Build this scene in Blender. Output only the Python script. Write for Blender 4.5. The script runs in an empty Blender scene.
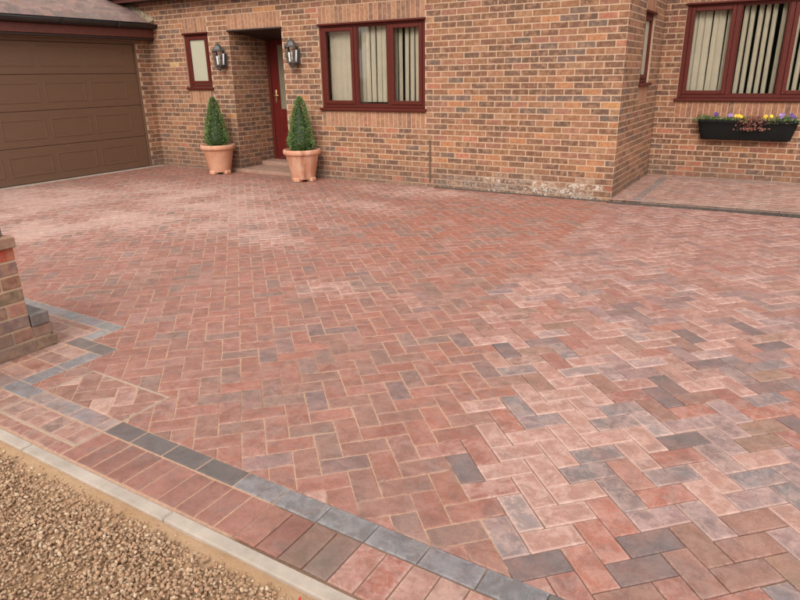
import bpy, bmesh, math, random
import numpy as np
from mathutils import Vector, Matrix, noise
random.seed(7)
PI = math.pi
scene = bpy.context.scene
col = scene.collection

# ------------------------------------------------------------------ camera
CF, CYAW, CPITCH, CROLL = 628.5, -0.548624, 0.343847, -0.016075
CPOS = Vector((1.77275, -7.89919, 1.50884))
def cam_axes():
    sy, cy = math.sin(CYAW), math.cos(CYAW); cp, sp = math.cos(CPITCH), math.sin(CPITCH)
    w = Vector((sy*cp, cy*cp, -sp)); r = Vector((cy, -sy, 0)); u = r.cross(w)
    c, s = math.cos(CROLL), math.sin(CROLL)
    return c*r + s*u, -s*r + c*u, w
CR, CU, CW = cam_axes()
cam = bpy.data.cameras.new('camera'); camo = bpy.data.objects.new('camera', cam); col.objects.link(camo)
camo.matrix_world = Matrix(((CR.x, CU.x, -CW.x, CPOS.x), (CR.y, CU.y, -CW.y, CPOS.y), (CR.z, CU.z, -CW.z, CPOS.z), (0, 0, 0, 1)))
cam.sensor_width = 36; cam.lens = CF/800*36; cam.clip_start = 0.05; cam.clip_end = 2000
scene.camera = camo
def project(P):
    d = Vector(P) - CPOS; z = d.dot(CW)
    if z < 0.05: return None
    return (400 + CF*d.dot(CR)/z, 300 - CF*d.dot(CU)/z)

# ------------------------------------------------------------------ world, sun, exposure
SUN_AZ, SUN_EL = math.radians(164), math.radians(36)      # compass bearing from +Y clockwise
world = bpy.data.worlds.new('World'); scene.world = world; world.use_nodes = True
nt = world.node_tree; nt.nodes.clear()
out = nt.nodes.new('ShaderNodeOutputWorld'); bg = nt.nodes.new('ShaderNodeBackground')
sky = nt.nodes.new('ShaderNodeTexSky'); sky.sky_type = 'NISHITA'; sky.sun_disc = False
sky.sun_elevation = SUN_EL; sky.sun_rotation = SUN_AZ; sky.dust_density = 4.0; sky.ozone_density = 0.5; sky.air_density = 1.0
hs = nt.nodes.new('ShaderNodeHueSaturation'); hs.inputs['Saturation'].default_value = 0.22
mx = nt.nodes.new('ShaderNodeMix'); mx.data_type = 'RGBA'; mx.blend_type = 'MIX'
mx.inputs[0].default_value = 0.65
mx.inputs[7].default_value = (7.75, 7.15, 6.75, 1)          # even pale cloud cover
nt.links.new(sky.outputs[0], hs.inputs['Color']); nt.links.new(hs.outputs[0], mx.inputs[6])
nt.links.new(mx.outputs[2], bg.inputs[0]); bg.inputs[1].default_value = 0.15
nt.links.new(bg.outputs[0], out.inputs[0])
sl = bpy.data.lights.new('sun', 'SUN'); sl.energy = 1.5; sl.angle = math.radians(35); sl.color = (1.0, 0.95, 0.87)
so = bpy.data.objects.new('sun', sl); col.objects.link(so)
sd = Vector((math.sin(SUN_AZ)*math.cos(SUN_EL), math.cos(SUN_AZ)*math.cos(SUN_EL), math.sin(SUN_EL)))
so.rotation_euler = sd.to_track_quat('Z', 'Y').to_euler(); so.location = sd*30
scene.view_settings.view_transform = 'Standard'; scene.view_settings.look = 'None'
scene.view_settings.gamma = 1; scene.view_settings.exposure = 0.37
scene.render.engine = 'CYCLES'
try:
    scene.cycles.max_bounces = 8; scene.cycles.transparent_max_bounces = 12
except Exception: pass

# ------------------------------------------------------------------ materials
class NB:
    def __init__(s, name):
        s.m = bpy.data.materials.new(name); s.m.use_nodes = True; s.t = s.m.node_tree; s.t.nodes.clear()
        s.o = s.n('ShaderNodeOutputMaterial'); s.b = s.n('ShaderNodeBsdfPrincipled'); s.l(s.b.outputs[0], s.o.inputs[0])
        s.pos = s.n('ShaderNodeNewGeometry').outputs['Position']
    def n(s, t, **k):
        x = s.t.nodes.new(t)
        for a, v in k.items(): setattr(x, a, v)
        return x
    def l(s, a, b): s.t.links.new(a, b)
    def noise(s, scale, detail=3, rough=0.55, vec=None, dist=0):
        x = s.n('ShaderNodeTexNoise'); x.inputs['Scale'].default_value = scale; x.inputs['Detail'].default_value = detail
        x.inputs['Roughness'].default_value = rough; x.inputs['Distortion'].default_value = dist
        s.l(vec or s.pos, x.inputs['Vector']); return x.outputs[0]
    def scalev(s, v):
        x = s.n('ShaderNodeVectorMath', operation='MULTIPLY'); s.l(s.pos, x.inputs[0]); x.inputs[1].default_value = v
        return x.outputs[0]
    def ramp(s, fac, a, b, va=0.0, vb=1.0):
        x = s.n('ShaderNodeMapRange'); x.inputs[1].default_value = a; x.inputs[2].default_value = b
        x.inputs[3].default_value = va; x.inputs[4].default_value = vb; s.l(fac, x.inputs[0]); return x.outputs[0]
    def mul(s, a, b):
        x = s.n('ShaderNodeMath', operation='MULTIPLY')
        for i, v in enumerate((a, b)):
            if isinstance(v, (int, float)): x.inputs[i].default_value = v
            else: s.l(v, x.inputs[i])
        return x.outputs[0]
    def mixc(s, fac, a, b, mode='MIX'):
        x = s.n('ShaderNodeMix', data_type='RGBA', blend_type=mode)
        for i, v in ((0, fac), (6, a), (7, b)):
            if isinstance(v, (int, float)): x.inputs[i].default_value = v
            elif isinstance(v, tuple): x.inputs[i].default_value = (*v, 1)
            else: s.l(v, x.inputs[i])
        return x.outputs[2]
    def bright(s, c, fac):
        x = s.n('ShaderNodeVectorMath', operation='SCALE'); s.l(c, x.inputs[0]); s.l(fac, x.inputs['Scale']); return x.outputs[0]
    def hashpos(s, c, k):
        x = s.n('ShaderNodeVectorMath', operation='MULTIPLY_ADD'); s.l(c, x.inputs[0]); x.inputs[1].default_value = (k, k*1.3, k*.7); s.l(s.pos, x.inputs[2]); return x.outputs[0]
    def tint(s):
        a = s.n('ShaderNodeAttribute', attribute_name='tint'); o = s.n('ShaderNodeObjectInfo')
        return s.mixc(1.0, a.outputs['Color'], o.outputs['Color'], 'MULTIPLY'), s.mul(a.outputs['Alpha'], o.outputs['Alpha'])
    def bump(s, h, dist, strength=1.0):
        x = s.n('ShaderNodeBump'); x.inputs['Distance'].default_value = dist; x.inputs['Strength'].default_value = strength
        s.l(h, x.inputs['Height']); s.l(x.outputs[0], s.b.inputs['Normal'])
    def done(s, c=None, rough=None, spec=None, metal=None):
        for v, k in ((c, 'Base Color'), (rough, 'Roughness'), (spec, 'Specular IOR Level'), (metal, 'Metallic')):
            if v is None: continue
            if isinstance(v, (int, float)): s.b.inputs[k].default_value = v
            elif isinstance(v, tuple): s.b.inputs[k].default_value = (*v, 1)
            else: s.l(v, s.b.inputs[k])
        return s.m
M = {}
def simple(name, c, rough=0.5, spec=0.5, metal=0.0, var=0.12, scale=18, bump=0.0, bscale=120):
    s = NB(name); rgb = s.n('ShaderNodeRGB'); rgb.outputs[0].default_value = (*c, 1)
    f = s.ramp(s.noise(scale, 4), 0.3, 0.7, 1-var, 1+var)
    if bump: s.bump(s.noise(bscale, 4), bump)
    M[name] = s.done(s.bright(rgb.outputs[0], f), rough, spec, metal); return M[name]

# fired clay brick: piece tint from the object / vertex colour, drag-wire speckle, lime bloom by alpha
s = NB('brick'); c, d = s.tint(); wp = s.pos; sepw = s.n('ShaderNodeSeparateXYZ'); s.l(wp, sepw.inputs[0]); s.pos = s.hashpos(c, 50.0)
c = s.bright(c, s.ramp(s.noise(26, 3), 0.25, 0.75, 0.70, 1.18))
dark = s.ramp(s.noise(60, 4, 0.7), 0.46, 0.68, 0.0, 0.55)
c = s.mixc(dark, c, (0.115, 0.068, 0.050))
c = s.mixc(s.ramp(s.noise(17, 4, 0.6), 0.47, 0.66, 0, 0.50), c, (0.52, 0.29, 0.165))
c = s.mixc(s.mul(s.ramp(sepw.outputs[2], 0.08, 0.42, 0.75, 0.0), s.ramp(s.noise(5, 5, 0.7, vec=wp), 0.38, 0.62, 0.1, 1.0)), c, (0.15, 0.10, 0.075))
c = s.mixc(s.mul(d, s.ramp(s.noise(30, 5, 0.75), 0.46, 0.58, 0.0, 1.0)), c, (0.58, 0.51, 0.44))
c = s.mixc(s.ramp(s.noise(2.2, 5, 0.7, vec=wp), 0.50, 0.72, 0, 0.28), c, (0.19, 0.125, 0.095))
h = s.noise(240, 4, 0.7); s.bump(h, 0.0035, 0.8)
M['brick'] = s.done(c, 0.88, 0.25)
# mortar
s = NB('mortar'); rgb = s.mixc(s.noise(5, 4), (0.47, 0.325, 0.22), (0.66, 0.475, 0.335))
rgb = s.mixc(s.ramp(s.noise(90, 4, 0.7), 0.45, 0.75, 0, 0.4), rgb, (0.36, 0.26, 0.19))
sep = s.n('ShaderNodeSeparateXYZ'); s.l(s.pos, sep.inputs[0])
damp = s.mul(s.ramp(sep.outputs[2], 0.06, 0.40, 0.85, 0.0), s.ramp(s.noise(6, 3), 0.35, 0.6, 0.4, 1.0))
rgb = s.mixc(damp, rgb, (0.27, 0.21, 0.17))
s.bump(s.noise(260, 3, 0.7), 0.003, 0.6); M['mortar'] = s.done(rgb, 0.95, 0.15)
# block paving
def paving(name, r0, r1, spec, warm=0.38, dust_sheen_c=(0.60, 0.41, 0.355)):
    s = NB(name); c, d = s.tint(); c0 = c
    s.pos = s.hashpos(c, 60.0)
    c = s.bright(c, s.ramp(s.noise(9, 4, 0.6), 0.25, 0.75, 0.68, 1.12))
    c = s.mixc(s.ramp(s.noise(6, 3, 0.6), 0.42, 0.66, 0, warm), c, (0.37, 0.165, 0.125))
    s.pos = s.hashpos(c0, -75.0)
    c = s.mixc(s.ramp(s.noise(8, 5, 0.68, dist=0.4), 0.50, 0.66, 0, 0.55), c, (0.16, 0.110, 0.098))
    c = s.mixc(s.ramp(s.noise(130, 4, 0.7), 0.46, 0.68, 0, 0.55), c, (0.14, 0.090, 0.075))
    c = s.mixc(s.ramp(s.noise(38, 5, 0.72), 0.52, 0.66, 0, 0.38), c, (0.19, 0.095, 0.075))
    c = s.mixc(s.ramp(s.noise(210, 3, 0.7), 0.62, 0.80, 0, 0.35), c, (0.66, 0.52, 0.45))
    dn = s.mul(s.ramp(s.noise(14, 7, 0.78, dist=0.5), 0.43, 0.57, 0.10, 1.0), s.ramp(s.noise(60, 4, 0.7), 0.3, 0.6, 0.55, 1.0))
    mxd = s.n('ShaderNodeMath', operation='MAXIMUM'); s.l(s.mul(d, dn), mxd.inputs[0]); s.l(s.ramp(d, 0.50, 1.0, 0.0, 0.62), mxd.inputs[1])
    c = s.mixc(mxd.outputs[0], c, dust_sheen_c)  # real dust and the painted far-left sheen share this pale colour
    s.bump(s.noise(320, 4, 0.75), 0.0016, 0.7)
    rr = s.ramp(s.noise(13, 4, 0.6), 0.3, 0.7, r0, r1)
    M[name] = s.done(c, rr, spec)
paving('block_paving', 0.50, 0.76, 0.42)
paving('washed_paving', 0.40, 0.66, 0.5, 0.0, (0.40, 0.38, 0.39))
# jointing sand: vertex colour
s = NB('joint_sand'); c, d = s.tint()
c = s.bright(c, s.ramp(s.noise(50, 4, 0.7), 0.25, 0.75, 0.75, 1.2)); s.bump(s.noise(500, 3, 0.7), 0.002)
M['joint_sand'] = s.done(c, 0.95, 0.1)
s = NB('building_sand'); c = s.mixc(s.ramp(s.noise(7, 4, 0.6), 0.3, 0.7), (0.50, 0.31, 0.175), (0.61, 0.405, 0.25))
c = s.mixc(s.ramp(s.noise(160, 3, 0.8), 0.5, 0.8, 0, 0.5), c, (0.34, 0.20, 0.10)); s.bump(s.noise(90, 6, 0.8), 0.010)
M['building_sand'] = s.done(c, 0.95, 0.1)
s = NB('gravel'); c, d = s.tint(); c = s.bright(c, s.ramp(s.noise(90, 4, 0.7), 0.25, 0.75, 0.75, 1.25)); s.bump(s.noise(400, 3, 0.7), 0.001)
M['gravel'] = s.done(c, 0.85, 0.25)
s = NB('concrete'); c = s.mixc(s.ramp(s.noise(6, 5, 0.7), 0.3, 0.7), (0.36, 0.30, 0.25), (0.52, 0.445, 0.38))
c = s.mixc(s.ramp(s.noise(300, 3, 0.8), 0.55, 0.75, 0, 0.4), c, (0.30, 0.25, 0.21)); s.bump(s.noise(200, 4, 0.7), 0.002)
M['concrete'] = s.done(c, 0.85, 0.25)
simple('earth', (0.20, 0.145, 0.095), 0.95, 0.1, var=0.3, scale=3, bump=0.02, bscale=20)
simple('wood_frame', (0.098, 0.017, 0.011), 0.5, 0.25, var=0.18, scale=40, bump=0.0004)
simple('door_red', (0.115, 0.012, 0.010), 0.33, 0.5, var=0.12, scale=6)
simple('soffit', (0.035, 0.018, 0.016), 0.5, 0.4)
simple('gutter_plastic', (0.030, 0.030, 0.033), 0.30, 0.5)
simple('fascia_red', (0.14, 0.042, 0.032), 0.45, 0.5, var=0.2)
# brown embossed steel door with horizontal wood-grain streaks
s = NB('brown_steel'); v = s.scalev((20.0, 2.2, 60.0)); c = s.mixc(s.ramp(s.noise(1.6, 5, 0.65, vec=v), 0.3, 0.7), (0.140, 0.078, 0.047), (0.172, 0.097, 0.061))
s.bump(s.noise(1.6, 4, 0.6, vec=s.scalev((60.0, 6.0, 200.0))), 0.0008, 0.6); M['brown_steel'] = s.done(c, 0.42, 0.5)
s = NB('roof_tile'); c, d = s.tint(); c = s.bright(c, s.ramp(s.noise(14, 4, 0.6), 0.25, 0.75, 0.8, 1.2))
c = s.mixc(s.ramp(s.noise(45, 4, 0.7), 0.52, 0.72, 0, 0.5), c, (0.34, 0.27, 0.24)); s.bump(s.noise(150, 4), 0.003); M['roof_tile'] = s.done(c, 0.8, 0.3)
s = NB('flashing'); c = s.mixc(s.ramp(s.noise(14, 5, 0.7), 0.35, 0.65), (0.20, 0.16, 0.10), (0.50, 0.42, 0.30)); s.bump(s.noise(40, 4), 0.012); M['flashing'] = s.done(c, 0.95, 0.1)
s = NB('terracotta'); c = s.mixc(s.ramp(s.noise(4, 5, 0.6), 0.3, 0.7), (0.56, 0.26, 0.155), (0.68, 0.38, 0.25))
c = s.mixc(s.ramp(s.noise(1.5, 5, 0.65, vec=s.scalev((9., 9., 1.6))), 0.50, 0.72, 0, 0.65), c, (0.66, 0.44, 0.33))
c = s.mixc(s.ramp(s.noise(1.2, 4, 0.6, vec=s.scalev((7., 7., 1.0))), 0.60, 0.75, 0, 0.5), c, (0.36, 0.15, 0.09))
s.bump(s.noise(120, 4), 0.002); M['terracotta'] = s.done(c, 0.85, 0.2)
s = NB('terracotta_damp'); c = s.mixc(s.ramp(s.noise(4, 5, 0.6), 0.3, 0.7), (0.54, 0.24, 0.145), (0.66, 0.36, 0.24))
c = s.mixc(s.ramp(s.noise(1.5, 5, 0.65, vec=s.scalev((9., 9., 1.6))), 0.46, 0.66, 0, 0.7), c, (0.68, 0.46, 0.35))
tc = s.n('ShaderNodeTexCoord'); dt = s.n('ShaderNodeVectorMath', operation='DOT_PRODUCT'); s.l(tc.outputs['Object'], dt.inputs[0]); dt.inputs[1].default_value = (1.0, .05, .10)
ab_ = s.n('ShaderNodeMath', operation='ABSOLUTE'); s.l(dt.outputs['Value'], ab_.inputs[0])
c = s.mixc(s.mul(s.ramp(ab_.outputs[0], 0.0, 0.055, 0.75, 0.0), s.ramp(s.noise(9, 4), 0.3, 0.6, 0.4, 1.0)), c, (0.27, 0.10, 0.055))
s.bump(s.noise(60, 5), 0.004); M['terracotta_damp'] = s.done(c, 0.85, 0.2)
s = NB('leaf_green'); c, d = s.tint(); M['leaf_green'] = s.done(c, 0.5, 0.4)
s.b.inputs['Subsurface Weight'].default_value = 0.0
simple('soil', (0.035, 0.022, 0.015), 0.95, 0.1, bump=0.01, bscale=60)
simple('bark', (0.10, 0.07, 0.05), 0.9, 0.1)
simple('black_plastic', (0.010, 0.0095, 0.0095), 0.85, 0.2)
simple('drain_dark', (0.085, 0.068, 0.058), 0.8, 0.3, var=0.3, scale=25)
simple('pewter', (0.115, 0.11, 0.105), 0.5, 0.5, 0.4, var=0.25, scale=60)
simple('brass', (0.62, 0.42, 0.20), 0.35, 0.5, 0.9)
simple('white_plastic', (0.75, 0.74, 0.70), 0.4)
simple('blind_fabric', (0.84, 0.77, 0.62), 0.85, 0.2, var=0.05, scale=8)
simple('interior_wall', (0.16, 0.14, 0.12), 0.9, 0.2)
simple('interior_dark', (0.06, 0.05, 0.04), 0.9, 0.2)
simple('petal_yellow', (0.80, 0.50, 0.02), 0.6); simple('petal_purple', (0.09, 0.03, 0.22), 0.6)
simple('petal_mauve', (0.30, 0.19, 0.42), 0.6); simple('petal_red', (0.45, 0.02, 0.02), 0.6)
simple('door_glass', (0.22, 0.19, 0.13), 0.25, 0.5, var=0.08, scale=5); simple('step_stone', (0.36, 0.225, 0.168), 0.85, 0.2, var=0.2, scale=9, bump=0.003)
simple('frosted', (0.46, 0.45, 0.34), 0.35, 0.5, var=0.06, scale=3)
simple('joint_filler', (0.13, 0.085, 0.06), 0.95, 0.1, var=0.4, scale=60, bump=0.006, bscale=80)
simple('lamp_bulb', (0.75, 0.72, 0.65), 0.3)
m = bpy.data.materials.new('glass'); m.use_nodes = True; t = m.node_tree; t.nodes.clear()
o = t.nodes.new('ShaderNodeOutputMaterial'); mixn = t.nodes.new('ShaderNodeMixShader'); fr = t.nodes.new('ShaderNodeFresnel'); fr.inputs[0].default_value = 1.5
tr = t.nodes.new('ShaderNodeBsdfTransparent'); tr.inputs[0].default_value = (0.95, 0.945, 0.93, 1); gl = t.nodes.new('ShaderNodeBsdfGlossy'); gl.inputs['Roughness'].default_value = 0.015
t.links.new(fr.outputs[0], mixn.inputs[0]); t.links.new(tr.outputs[0], mixn.inputs[1]); t.links.new(gl.outputs[0], mixn.inputs[2]); t.links.new(mixn.outputs[0], o.inputs[0])
M['glass'] = m

# ------------------------------------------------------------------ object helpers
def put(o, name, parent=None, label=None, cat=None, group=None, kind=None):
    if parent is not None: o.parent = parent
    if label: o['label'] = label
    if cat: o['category'] = cat
    if group: o['group'] = group
    if kind: o['kind'] = kind
    return o
def empty(name, loc=(0, 0, 0), rz=0, **k):
    o = bpy.data.objects.new(name, None); o.location = loc; o.rotation_euler = (0, 0, rz); o.empty_display_size = 0.1
    col.objects.link(o); return put(o, name, **k)
class MB:
    """collects geometry; build() links it as one mesh object"""
    def __init__(s): s.v = []; s.f = []; s.c = []
    def add(s, vs, fs, c=(1, 1, 1, 1)):
        n = len(s.v); s.v += [tuple(v) for v in vs]; s.f += [tuple(i+n for i in f) for f in fs]; s.c += [c]*len(vs); return s
    def box(s, x0, x1, y0, y1, z0, z1, c=(1, 1, 1, 1), b=0.0, M4=None):
        if b <= 0:
            vs = [(x, y, z) for z in (z0, z1) for y in (y0, y1) for x in (x0, x1)]
            fs = [(0, 2, 3, 1), (4, 5, 7, 6), (0, 1, 5, 4), (1, 3, 7, 5), (3, 2, 6, 7), (2, 0, 4, 6)]
        else:
            b = min(b, (x1-x0)*.45, (y1-y0)*.45, (z1-z0)*.45); vs = []; idx = {}
            for ix, (xa, sx) in enumerate(((x0, 1), (x1, -1))):
                for iy, (ya, sy) in enumerate(((y0, 1), (y1, -1))):
                    for iz, (za, sz) in enumerate(((z0, 1), (z1, -1))):
                        for k in range(3):
                            idx[ix, iy, iz, k] = len(vs)
                            vs.append((xa + (0 if k == 0 else sx*b), ya + (0 if k == 1 else sy*b), za + (0 if k == 2 else sz*b)))
            fs = []
            for a in (0, 1):
                for k in range(3):
                    cs = [(0, 0), (1, 0), (1, 1), (0, 1)]
                    q = []
                    for (p, r) in cs:
                        t = [p, r]; t.insert(k, a); q.append(idx[t[0], t[1], t[2], k])
                    fs.append(q)
            for k in range(3):       # edges parallel to axis k
                i, j = [m for m in range(3) if m != k]
                for p in (0, 1):
                    for r in (0, 1):
                        t0 = [0]*3; t0[i] = p; t0[j] = r; t1 = list(t0); t1[k] = 1
                        fs.append([idx[(*t0, i)], idx[(*t1, i)], idx[(*t1, j)], idx[(*t0, j)]])
            for ix in (0, 1):
                for iy in (0, 1):
                    for iz in (0, 1): fs.append([idx[ix, iy, iz, k] for k in range(3)])
            cx = Vector(((x0+x1)/2, (y0+y1)/2, (z0+z1)/2)); g = []
            for f in fs:
                P = [Vector(vs[i]) for i in f]; nrm = (P[1]-P[0]).cross(P[2]-P[0]); ce = sum(P, Vector())/len(P)
                g.append(list(f) if nrm.dot(ce-cx) > 0 else list(f)[::-1])
            fs = g
        if M4 is not None: vs = [M4 @ Vector(v) for v in vs]
        return s.add(vs, fs, c)
    def paver(s, poly, z0, z1, b):
        """prism with rounded arris and a rim that holds more dust (vertex alpha)"""
        n = len(poly); vs = []; cs = []
        for rg, z, a in ((poly, z0, 2.0), (poly, z1-b, 2.0), (inset(poly, b*.45), z1-b*.3, 1.8), (inset(poly, b*1.3), z1, 1.5), (inset(poly, b*1.3+.008), z1, 1.0)):
            vs += [(x, y, z) for x, y in rg]; cs += [(1, 1, 1, a)]*n
        fs = [(l*n+i, l*n+(i+1) % n, (l+1)*n+(i+1) % n, (l+1)*n+i) for l in range(4) for i in range(n)] + [tuple(4*n+i for i in range(n))]
        k = len(s.v); s.add(vs, fs); s.c[k:] = cs; return s
    def prism(s, poly, z0, z1, b=0.0, c=(1, 1, 1, 1), M4=None, bottom=False):
        """upright prism on a convex CCW outline, chamfered upper edge"""
        n = len(poly); cen = Vector((sum(p[0] for p in poly)/n, sum(p[1] for p in poly)/n))
        top = inset(poly, b) if b > 0 else poly
        vs = [(x, y, z0) for x, y in poly] + [(x, y, z1-b) for x, y in poly] + ([(x, y, z1) for x, y in top] if b > 0 else [])
        fs = []; k = 3 if b > 0 else 2
        for l in range(k-1):
            for i in range(n): j = (i+1) % n; fs.append((l*n+i, l*n+j, (l+1)*n+j, (l+1)*n+i))
        fs.append(tuple((k-1)*n+i for i in range(n)))
        if bottom: fs.append(tuple(range(n))[::-1])
        if M4 is not None: vs = [M4 @ Vector(v) for v in vs]
        return s.add(vs, fs, c)
    def lathe(s, prof, n=24, c=(1, 1, 1, 1), org=(0, 0, 0), phase=0.0, cap=True):
        vs = []; fs = []
        for r, z in prof:
            for i in range(n): a = 2*PI*i/n+phase; vs.append((org[0]+r*math.cos(a), org[1]+r*math.sin(a), org[2]+z))
        for l in range(len(prof)-1):
            for i in range(n): j = (i+1) % n; fs.append((l*n+i, l*n+j, (l+1)*n+j, (l+1)*n+i))
        if cap: fs.append(tuple((len(prof)-1)*n+i for i in range(n))); fs.append(tuple(range(n))[::-1])
        return s.add(vs, fs, c)
    def tube(s, pts, r, n=8, c=(1, 1, 1, 1)):
        vs = []; fs = []; pts = [Vector(p) for p in pts]
        for i, p in enumerate(pts):
            d = (pts[min(i+1, len(pts)-1)]-pts[max(i-1, 0)]).normalized()
            a = d.orthogonal().normalized() if i == 0 else (a0 - d*a0.dot(d)).normalized()
            a0 = a; bb = d.cross(a); rr = r[i] if isinstance(r, (list, tuple)) else r
            for k in range(n): t = 2*PI*k/n; vs.append(p + rr*(math.cos(t)*a + math.sin(t)*bb))
        for l in range(len(pts)-1):
            for k in range(n): j = (k+1) % n; fs.append((l*n+k, l*n+j, (l+1)*n+j, (l+1)*n+k))
        fs.append(tuple(range(n))[::-1]); fs.append(tuple((len(pts)-1)*n+k for k in range(n)))
        return s.add(vs, fs, c)
    def mesh(s, name, mat, smooth=False):
        me = bpy.data.meshes.new(name); me.from_pydata(s.v, [], s.f)
        a = me.color_attributes.new('tint', 'FLOAT_COLOR', 'POINT')
        a.data.foreach_set('color', np.array(s.c, dtype=np.float32).ravel())
        me.materials.append(M[mat] if isinstance(mat, str) else mat)
        if smooth: me.polygons.foreach_set('use_smooth', [True]*len(me.polygons))
        me.update(); return me
    def build(s, name, mat, parent=None, smooth=False, loc=None, **k):
        o = bpy.data.objects.new(name, s.mesh(name, mat, smooth)); col.objects.link(o)
        if loc: o.location = loc
        return put(o, name, parent=parent, **k)
def inset(poly, b):
    n = len(poly); out = []
    for i in range(n):
        p0, p1, p2 = Vector(poly[i-1]), Vector(poly[i]), Vector(poly[(i+1) % n])
        e1 = (p1-p0).normalized(); e2 = (p2-p1).normalized(); n1 = Vector((-e1.y, e1.x)); n2 = Vector((-e2.y, e2.x))
        d = 1 + n1.dot(n2); v = (n1+n2)/max(d, 0.35); out.append(tuple(p1 + v*b))
    return out
def clip(poly, a, b, c):
    """keep a*x+b*y<=c"""
    out = []
    for i in range(len(poly)):
        p, q = poly[i], poly[(i+1) % len(poly)]; dp = a*p[0]+b*p[1]-c; dq = a*q[0]+b*q[1]-c
        if dp <= 0: out.append(p)
        if dp*dq < 0: t = dp/(dp-dq); out.append((p[0]+(q[0]-p[0])*t, p[1]+(q[1]-p[1])*t))
    return out
def cliprect(poly, x0, x1, y0, y1):
    for a in ((-1, 0, -x0), (1, 0, x1), (0, -1, -y0), (0, 1, y1)):
        poly = clip(poly, *a)
        if len(poly) < 3: return []
    return poly
def parea(p): return 0.5*sum(p[i][0]*p[(i+1) % len(p)][1]-p[(i+1) % len(p)][0]*p[i][1] for i in range(len(p)))
def cleanpoly(p, e=0.003):
    q = []
    for v in p:
        if not q or math.hypot(v[0]-q[-1][0], v[1]-q[-1][1]) > e: q.append(v)
    if len(q) > 1 and math.hypot(q[0][0]-q[-1][0], q[0][1]-q[-1][1]) <= e: q.pop()
    return q
def jit(c, a=0.10):
    f = 1+random.uniform(-a, a); return tuple(max(0, x*f*(1+random.uniform(-a*.35, a*.35))) for x in c)

class Pieces:
    """alike pieces of one surface: the largest in view become objects, the rest one joined part"""
    def __init__(s, name, mat, parent, limit=300): s.name, s.mat, s.parent, s.limit, s.rec = name, mat, parent, limit, []; s.cache = {}
    def add(s, key, maker, M4, color, corners):
        s.rec.append((key, maker, M4, color, corners))
    def finish(s):
        sc = []
        for i, r in enumerate(s.rec):
            pp = [project(r[2] @ Vector(c)) for c in r[4]]
            if any(p is None for p in pp): sc.append((0, i)); continue
            cx = sum(p[0] for p in pp)/len(pp); cy = sum(p[1] for p in pp)/len(pp)
            if not (-6 < cx < 806 and -6 < cy < 606): sc.append((0, i)); continue
            sc.append((abs(parea(pp)), i))
        sc.sort(reverse=True)
        chosen = set(i for a, i in sc[:s.limit] if a > 12)
        rest = MB(); nrest = 0
        for i, (key, maker, M4, color, _) in enumerate(s.rec):
            if i in chosen:
                if key is None:
                    me = maker(MB()).mesh(s.name, s.mat)
                else:
                    if key not in s.cache: s.cache[key] = maker(MB()).mesh(s.name, s.mat)
                    me = s.cache[key]
                o = bpy.data.objects.new(s.name, me); o.color = color; o.matrix_world = M4; o.parent = s.parent; col.objects.link(o)
            else:
                t = maker(MB()); k0 = len(rest.v); rest.add([M4 @ Vector(v) for v in t.v], t.f, tuple(color)); rest.c[k0:] = [(color[0], color[1], color[2], color[3]*q[3]) for q in t.c]; nrest += 1
        if nrest:
            rest.build(s.name+'s', s.mat, s.parent, kind='stuff')

# ================================================================== GROUND
g = MB(); N = 40
g.box(-400, 400, -400, 400, -0.30, -0.085); g.build('ground', 'earth', kind='structure')

def lerp_table(t, y):
    for (y0, x0), (y1, x1) in zip(t, t[1:]):
        if y <= y0 and y >= y1: return x0 + (x1-x0)*(y0-y)/(y0-y1)
    return t[0][1] if y > t[0][0] else t[-1][1]
BND = [(0.1, -0.09), (-2.29, 0.10), (-3.98, 0.17), (-4.6, 0.19), (-4.85, 0.42), (-5.05, 0.74), (-5.54, 0.70), (-5.85, 0.74), (-6.0, 0.98), (-6.17, 1.04), (-6.35, 1.22), (-6.38, .34), (-6.8, .34)]
DUST_SHEEN = [(-4.31, -3.36, 1.3, .8, .75), (-4.8, -4.15, 1.4, .6, .45), (-2.8, -3.36, .9, .35, .6), (-2.78, -1.6, 1.3, .35, .55), (-2.32, -.45, 1.3, .3, .65), (-3.6, -4.46, .9, .3, .3),
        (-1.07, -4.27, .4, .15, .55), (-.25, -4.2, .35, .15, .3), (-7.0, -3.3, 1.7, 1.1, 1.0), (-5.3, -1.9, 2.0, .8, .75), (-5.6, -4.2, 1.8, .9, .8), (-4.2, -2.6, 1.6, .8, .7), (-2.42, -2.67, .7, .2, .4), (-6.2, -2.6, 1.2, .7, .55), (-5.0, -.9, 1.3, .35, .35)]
def zone(x, y):                     # 0 sanded and brushed, 1 not yet sanded
    xb = lerp_table(BND, y) + 0.10*noise.noise(Vector((x*3, y*3, 0)))
    return 1 if x > xb else 0
def dust(x, y):  # sanding dust, plus far-left grazing sheen painted in as extra paleness
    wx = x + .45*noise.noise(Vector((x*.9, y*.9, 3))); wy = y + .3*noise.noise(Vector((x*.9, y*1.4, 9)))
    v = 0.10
    for cx, cy, sx, sy, a in DUST_SHEEN: v = max(v, a*math.exp(-((wx-cx)/sx)**2-((wy-cy)/sy)**2))
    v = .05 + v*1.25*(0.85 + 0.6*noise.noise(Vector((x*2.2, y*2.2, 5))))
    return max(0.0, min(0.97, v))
PALET = {'R': (.35, .128, .092), 'P': (.40, .190, .140), 'G': (.195, .175, .183), 'D': (.15, .12, .122), 'B': (.29, .145, .105), 'O': (.41, .14, .092), 'L': (.29, .20, .20), 'T': (.31, .18, .118)}
_OLD = {'R': (.315, .130, .088), 'P': (.41, .215, .168), 'G': (.225, .185, .178), 'D': (.125, .088, .076), 'B': (.265, .145, .098), 'O': (.36, .145, .098), 'L': (.295, .205, .190), 'T': (.30, .18, .112)}
AVGR = (.36, .158, .125)
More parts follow.
